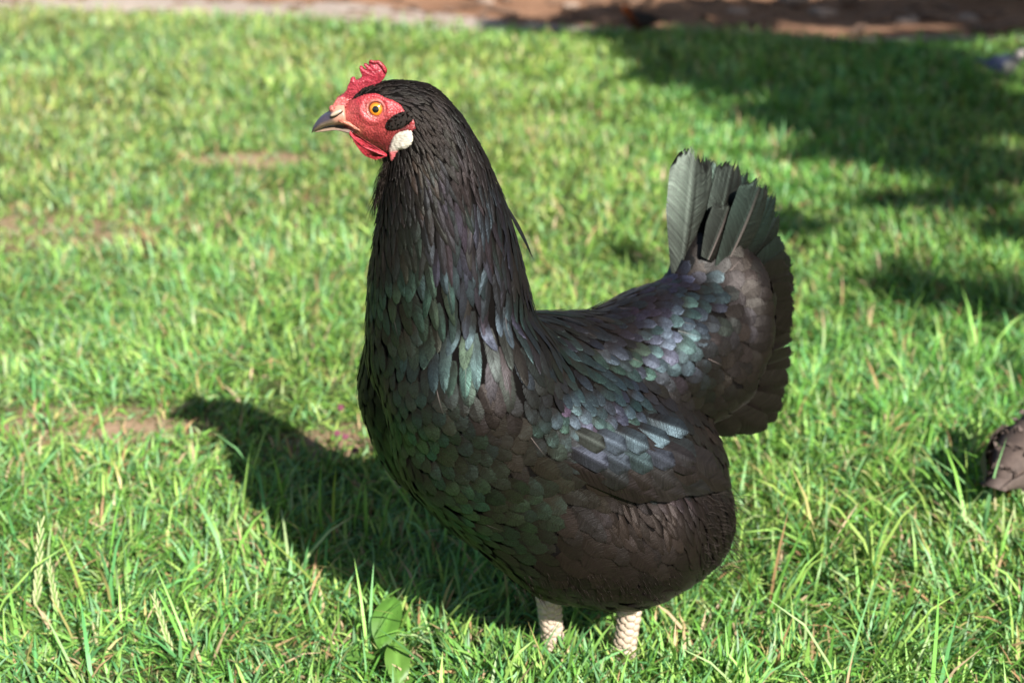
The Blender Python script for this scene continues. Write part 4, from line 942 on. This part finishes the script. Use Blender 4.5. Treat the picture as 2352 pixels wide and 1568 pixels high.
# ================================================================== small birds, blurred in the distance
def small_bird(loc, heading, L, cols, label, crouch=0.55, cat='bird', tl=.85):
    """L = body length beak to tail root; local +x is forward"""
    e = empty('small_bird', loc); e.rotation_euler = (0, 0, heading); tag(e, label, cat)
    st = [(-.50, .36, .03, .03), (-.42, .40, .09, .08), (-.25, .42, .17, .17), (-.05, .42, .215, .22), (.15, .45, .20, .21), (.28, .55, .14, .15), (.35, .66, .12, .125), (.42, .72, .115, .12), (.49, .72, .085, .09), (.53, .71, .03, .03)]
    n = 14; V = []; C = []
    for (x, z, ry, rz) in st:
        for k in range(n):
            th = 2*math.pi*k/n; V.append((x*L, ry*L*math.cos(th), z*L*crouch/.55+rz*L*math.sin(th))); belly = math.sin(th) < .1
            C.append(cols['head'] if x > .3 else cols['breast'] if belly and x > -.3 else cols['back'])
    F = [(i*n+k, i*n+(k+1) % n, (i+1)*n+(k+1) % n, (i+1)*n+k) for i in range(len(st)-1) for k in range(n)]+[tuple(range(n))[::-1], tuple((len(st)-1)*n+k for k in range(n))]
    me = mesh('body', V, F); pcol(me, np.array(C)*rng.uniform(.8, 1.2, (len(V), 1))); m = mat_vcol('bird_plumage', .7, .2, .4, 220)
    def part(nm, VF, c, mt=m):
        me = mesh(nm, *VF); pcol(me, np.tile([c], (len(me.vertices), 1))); o = bpy.data.objects.new(nm, me); me.materials.append(mt); COL.objects.link(o); o.parent = e; return o
    o = bpy.data.objects.new('body', me); me.materials.append(m); COL.objects.link(o); o.parent = e
    zc = crouch/.55
    bv = np.array(V); k_ = 420; ii = rng.integers(n, len(bv)-2*n, k_); fl = leaf_cloud(bv[ii]+rng.normal(0, .012*L, (k_, 3)), .07*L, [cols['back'], cols['wing'], cols['back']], 'plumage'); fl.materials.append(m)
    fo = bpy.data.objects.new('plumage', fl); COL.objects.link(fo); fo.parent = e; fo['kind'] = 'stuff'
    for s in (-1, 1):
        W = []; 
        for (x, zt, zb) in [(.20, .52, .42), (.10, .58, .34), (-.1, .57, .30), (-.3, .50, .33), (-.5, .44, .36), (-.62, .41, .38)]:
            yy = s*L*(.215*math.sqrt(max(.05, 1-((x+.02)/.52)**2))+.012)
            W.append([(x*L, yy, zt*L*zc), (x*L, yy*1.06+s*.02*L, (zt+zb)/2*L*zc), (x*L, yy, zb*L*zc)])
        VV = [p for r_ in W for p in r_]; FF = [(i*3+k, i*3+k+1, (i+1)*3+k+1, (i+1)*3+k) for i in range(len(W)-1) for k in range(2)]
        part('wing', (VV, FF), cols['wing'])
        part('leg', tube([(0, s*.07*L, .26*L*zc), (.03*L, s*.075*L, .12*L), (0, s*.08*L, .0), (.12*L, s*.09*L, 0.004)], [.035*L, .026*L, .026*L, .012*L], 8), cols['leg'])
        part('eye', ([(x*.022*L+.44*L, s*.105*L+y*.01*L, z*.022*L+.75*L*zc) for x, y, z in [(1, 0, 0), (-1, 0, 0), (0, 1, 0), (0, -1, 0), (0, 0, 1), (0, 0, -1)]], [(0, 2, 4), (2, 1, 4), (1, 3, 4), (3, 0, 4), (2, 0, 5), (1, 2, 5), (3, 1, 5), (0, 3, 5)]), (.01, .01, .01))
    part('tail', ([(-.42*L, -.07*L, .42*L*zc), (-.42*L, .07*L, .42*L*zc), (-tl*L, .10*L, .40*L*zc), (-tl*L, -.10*L, .40*L*zc), (-.42*L, -.06*L, .37*L*zc), (-.42*L, .06*L, .37*L*zc), (-(tl-.01)*L, .08*L, .385*L*zc), (-(tl-.01)*L, -.08*L, .385*L*zc)], [(0, 1, 2, 3), (7, 6, 5, 4), (0, 3, 7, 4), (1, 5, 6, 2), (3, 2, 6, 7)]), cols['wing'])
    part('beak', tube([(.50*L, 0, .71*L*zc), (.57*L, 0, .70*L*zc), (.64*L, 0, .675*L*zc)], [.035*L, .024*L, .004*L], 8), cols['leg'])
    return e
def bird_at(px, py, **kw):
    g = ground(px*S, py*S); return small_bird((g.x, g.y, float(hnoise(np.array(g.x), np.array(g.y)))), **kw)
bird_at(2776, 1385, heading=R(52), L=.112, tl=.62, cols=dict(back=(.075, .055, .047), breast=(.09, .05, .03), head=(.11, .08, .07), wing=(.085, .064, .056), leg=(.36, .12, .03)), label='small grey brown bird cut off by the right edge')
bird_at(2738, 240, heading=R(-62), L=.090, cols=dict(back=(.14, .15, .22), breast=(.80, .70, .62), head=(.75, .64, .56), wing=(.13, .14, .24), leg=(.3, .2, .15)), label='tiny blue grey bird with whitish breast in the shaded grass')
bird_at(1748, 100, heading=R(205), L=.095, cols=dict(back=(.02, .016, .014), breast=(.10, .03, .015), head=(.45, .10, .03), wing=(.018, .015, .014), leg=(.1, .06, .04)), label='tiny dark bird with orange head at the far lawn edge')

# ================================================================== weeds, seed heads, clover
def weed(px, py, leaves, label):
    g = ground(px*S, py*S); g.z = float(hnoise(np.array(g.x), np.array(g.y))); e = empty('broadleaf_weed', g); tag(e, label, 'weed', 'broadleaf weeds in the lawn')
    for (az, tilt, L, W, c) in leaves:
        nu, nv = 7, 11; V = []; C = []; d = Vector((math.cos(az), math.sin(az), 0)); sd_ = Vector((-math.sin(az), math.cos(az), 0)); pos = Vector(g)+Vector((0, 0, .009)); a = tilt
        for j in range(nv):
            v = j/(nv-1); w = W/2*(0.10 if v < .18 else math.sin(math.pi*min(1, (v-.14)/.88))**.55 if v < 1 else .03)
            dr = d*math.cos(a)+Vector((0, 0, 1))*math.sin(a); nr_ = sd_.cross(dr)*-1
            for k in range(nu):
                u = -1+2*k/(nu-1); V.append(pos+sd_*w*u+nr_*(abs(u)*w*.16+.0009*math.sin(9*v+3*u))); C.append(np.array(c)*(1.35 if k == nu//2 else 1.0))
            pos = pos+dr*L/(nv-1); a -= .06
        F = [(j*nu+k, j*nu+k+1, (j+1)*nu+k+1, (j+1)*nu+k) for j in range(nv-1) for k in range(nu-1)]
        me = mesh('leaf', V, F); pcol(me, np.array(C)); link('leaf', me, M_LEAF, e)
G1 = (.085, .20, .03)
weed(1040, 1800, [(R(80), .85, .050, .022, G1), (R(200), .5, .026, .013, (.10, .22, .04)), (R(20), .45, .022, .012, (.11, .24, .05))], 'broad rounded weed leaf before the hen shadow')
weed(1095, 1895, [(R(100), .85, .040, .018, (.10, .21, .035)), (R(30), .6, .026, .014, G1)], 'broad weed leaves at the bottom edge')
M_SEED = mat_simple('pale_seed', (.36, .40, .20), .6, .3, .3, 300)
M_STEM = mat_simple('green_stem', (.16, .27, .07), .5, .4, .2, 200)
sb = bmesh.new(); bmesh.ops.create_uvsphere(sb, u_segments=6, v_segments=5, radius=1.0)
for v in sb.verts: v.co.x *= .20*(1-.45*v.co.z); v.co.y *= .18
SEED = bpy.data.meshes.new('spikelet'); sb.to_mesh(SEED); sb.free(); SEED.materials.append(M_SEED)
def seed_head(bx, by, tx, ty, label, n=14, gx=0):
    g = ground(bx*S, (by+40)*S); tp = at(tx*S, ty*S, g.y+.004); m = at(bx*S, by*S, g.y+.002); e = empty('seed_head', g); tag(e, label, 'grass stalk', 'flowering grass stalks')
    link('stem', mesh('stem', *tube([g, m, m.lerp(tp, .5), tp], [.0009, .0008, .0007, .0004], 6)), M_STEM, e)
    ax = (tp-m); L = ax.length; axn = ax.normalized()
    for i in range(n):
        f = i/n; s_ = 1 if i % 2 else -1; sd_ = Vector((1, 0, 0))*s_; o = bpy.data.objects.new('spikelet', SEED); COL.objects.link(o); o.parent = e; o.matrix_parent_inverse = Matrix.Translation(g).inverted()
        d = (axn+sd_*.20).normalized(); ln_ = L/n*2.1*(1-.35*f); o.location = m.lerp(tp, f)+d*ln_*.5+sd_*.0006; o.rotation_euler = d.to_track_quat('Z', 'Y').to_euler(); o.scale = (ln_*.62, ln_*.62, ln_*.75)
seed_head(100, 1655, 112, 1420, 'taller pale seed head at the lower left')
seed_head(158, 1680, 132, 1530, 'shorter pale seed head beside the taller one', 12)
seed_head(472, 1790, 418, 1620, 'thin green seed head leaning left, lower left', 14)
def clover(px, py, label):
    g = ground(px*S, py*S); e = empty('clover_flower', g); tag(e, label, 'flower', 'pink clover flowers by the hen')
    top = Vector(g)+Vector((0.002, 0, .020)); link('stem', mesh('stem', *tube([g, Vector(g)+Vector((.001, 0, .01)), top], [.0007, .0006, .0005], 6)), M_STEM, e)
    VF = []
    for k in range(26):
        z = 1-2*(k+.5)/26*.8; a = k*2.4; r_ = math.sqrt(max(0, 1-z*z)); d = Vector((r_*math.cos(a), r_*math.sin(a), z)); VF.append(tube([top, top+d*.0024, top+d*.0038], [.0003, .0008, .0002], 5))
    link('petals', mesh('petals', *join(*VF)), M_PINK, e)
M_PINK = mat_simple('clover_pink', (.20, .065, .10), .7, .2, .4, 300)
for (px, py, l) in [(918, 1212, 'pink clover flower nearest the breast of the hen'), (940, 1222, 'pink clover flower between two others in the shade edge'), (928, 1140, 'pink clover flower highest of the group by the hen'), (968, 1260, 'pink clover flower lowest of the group by the hen')]: clover(px, py+25, l)
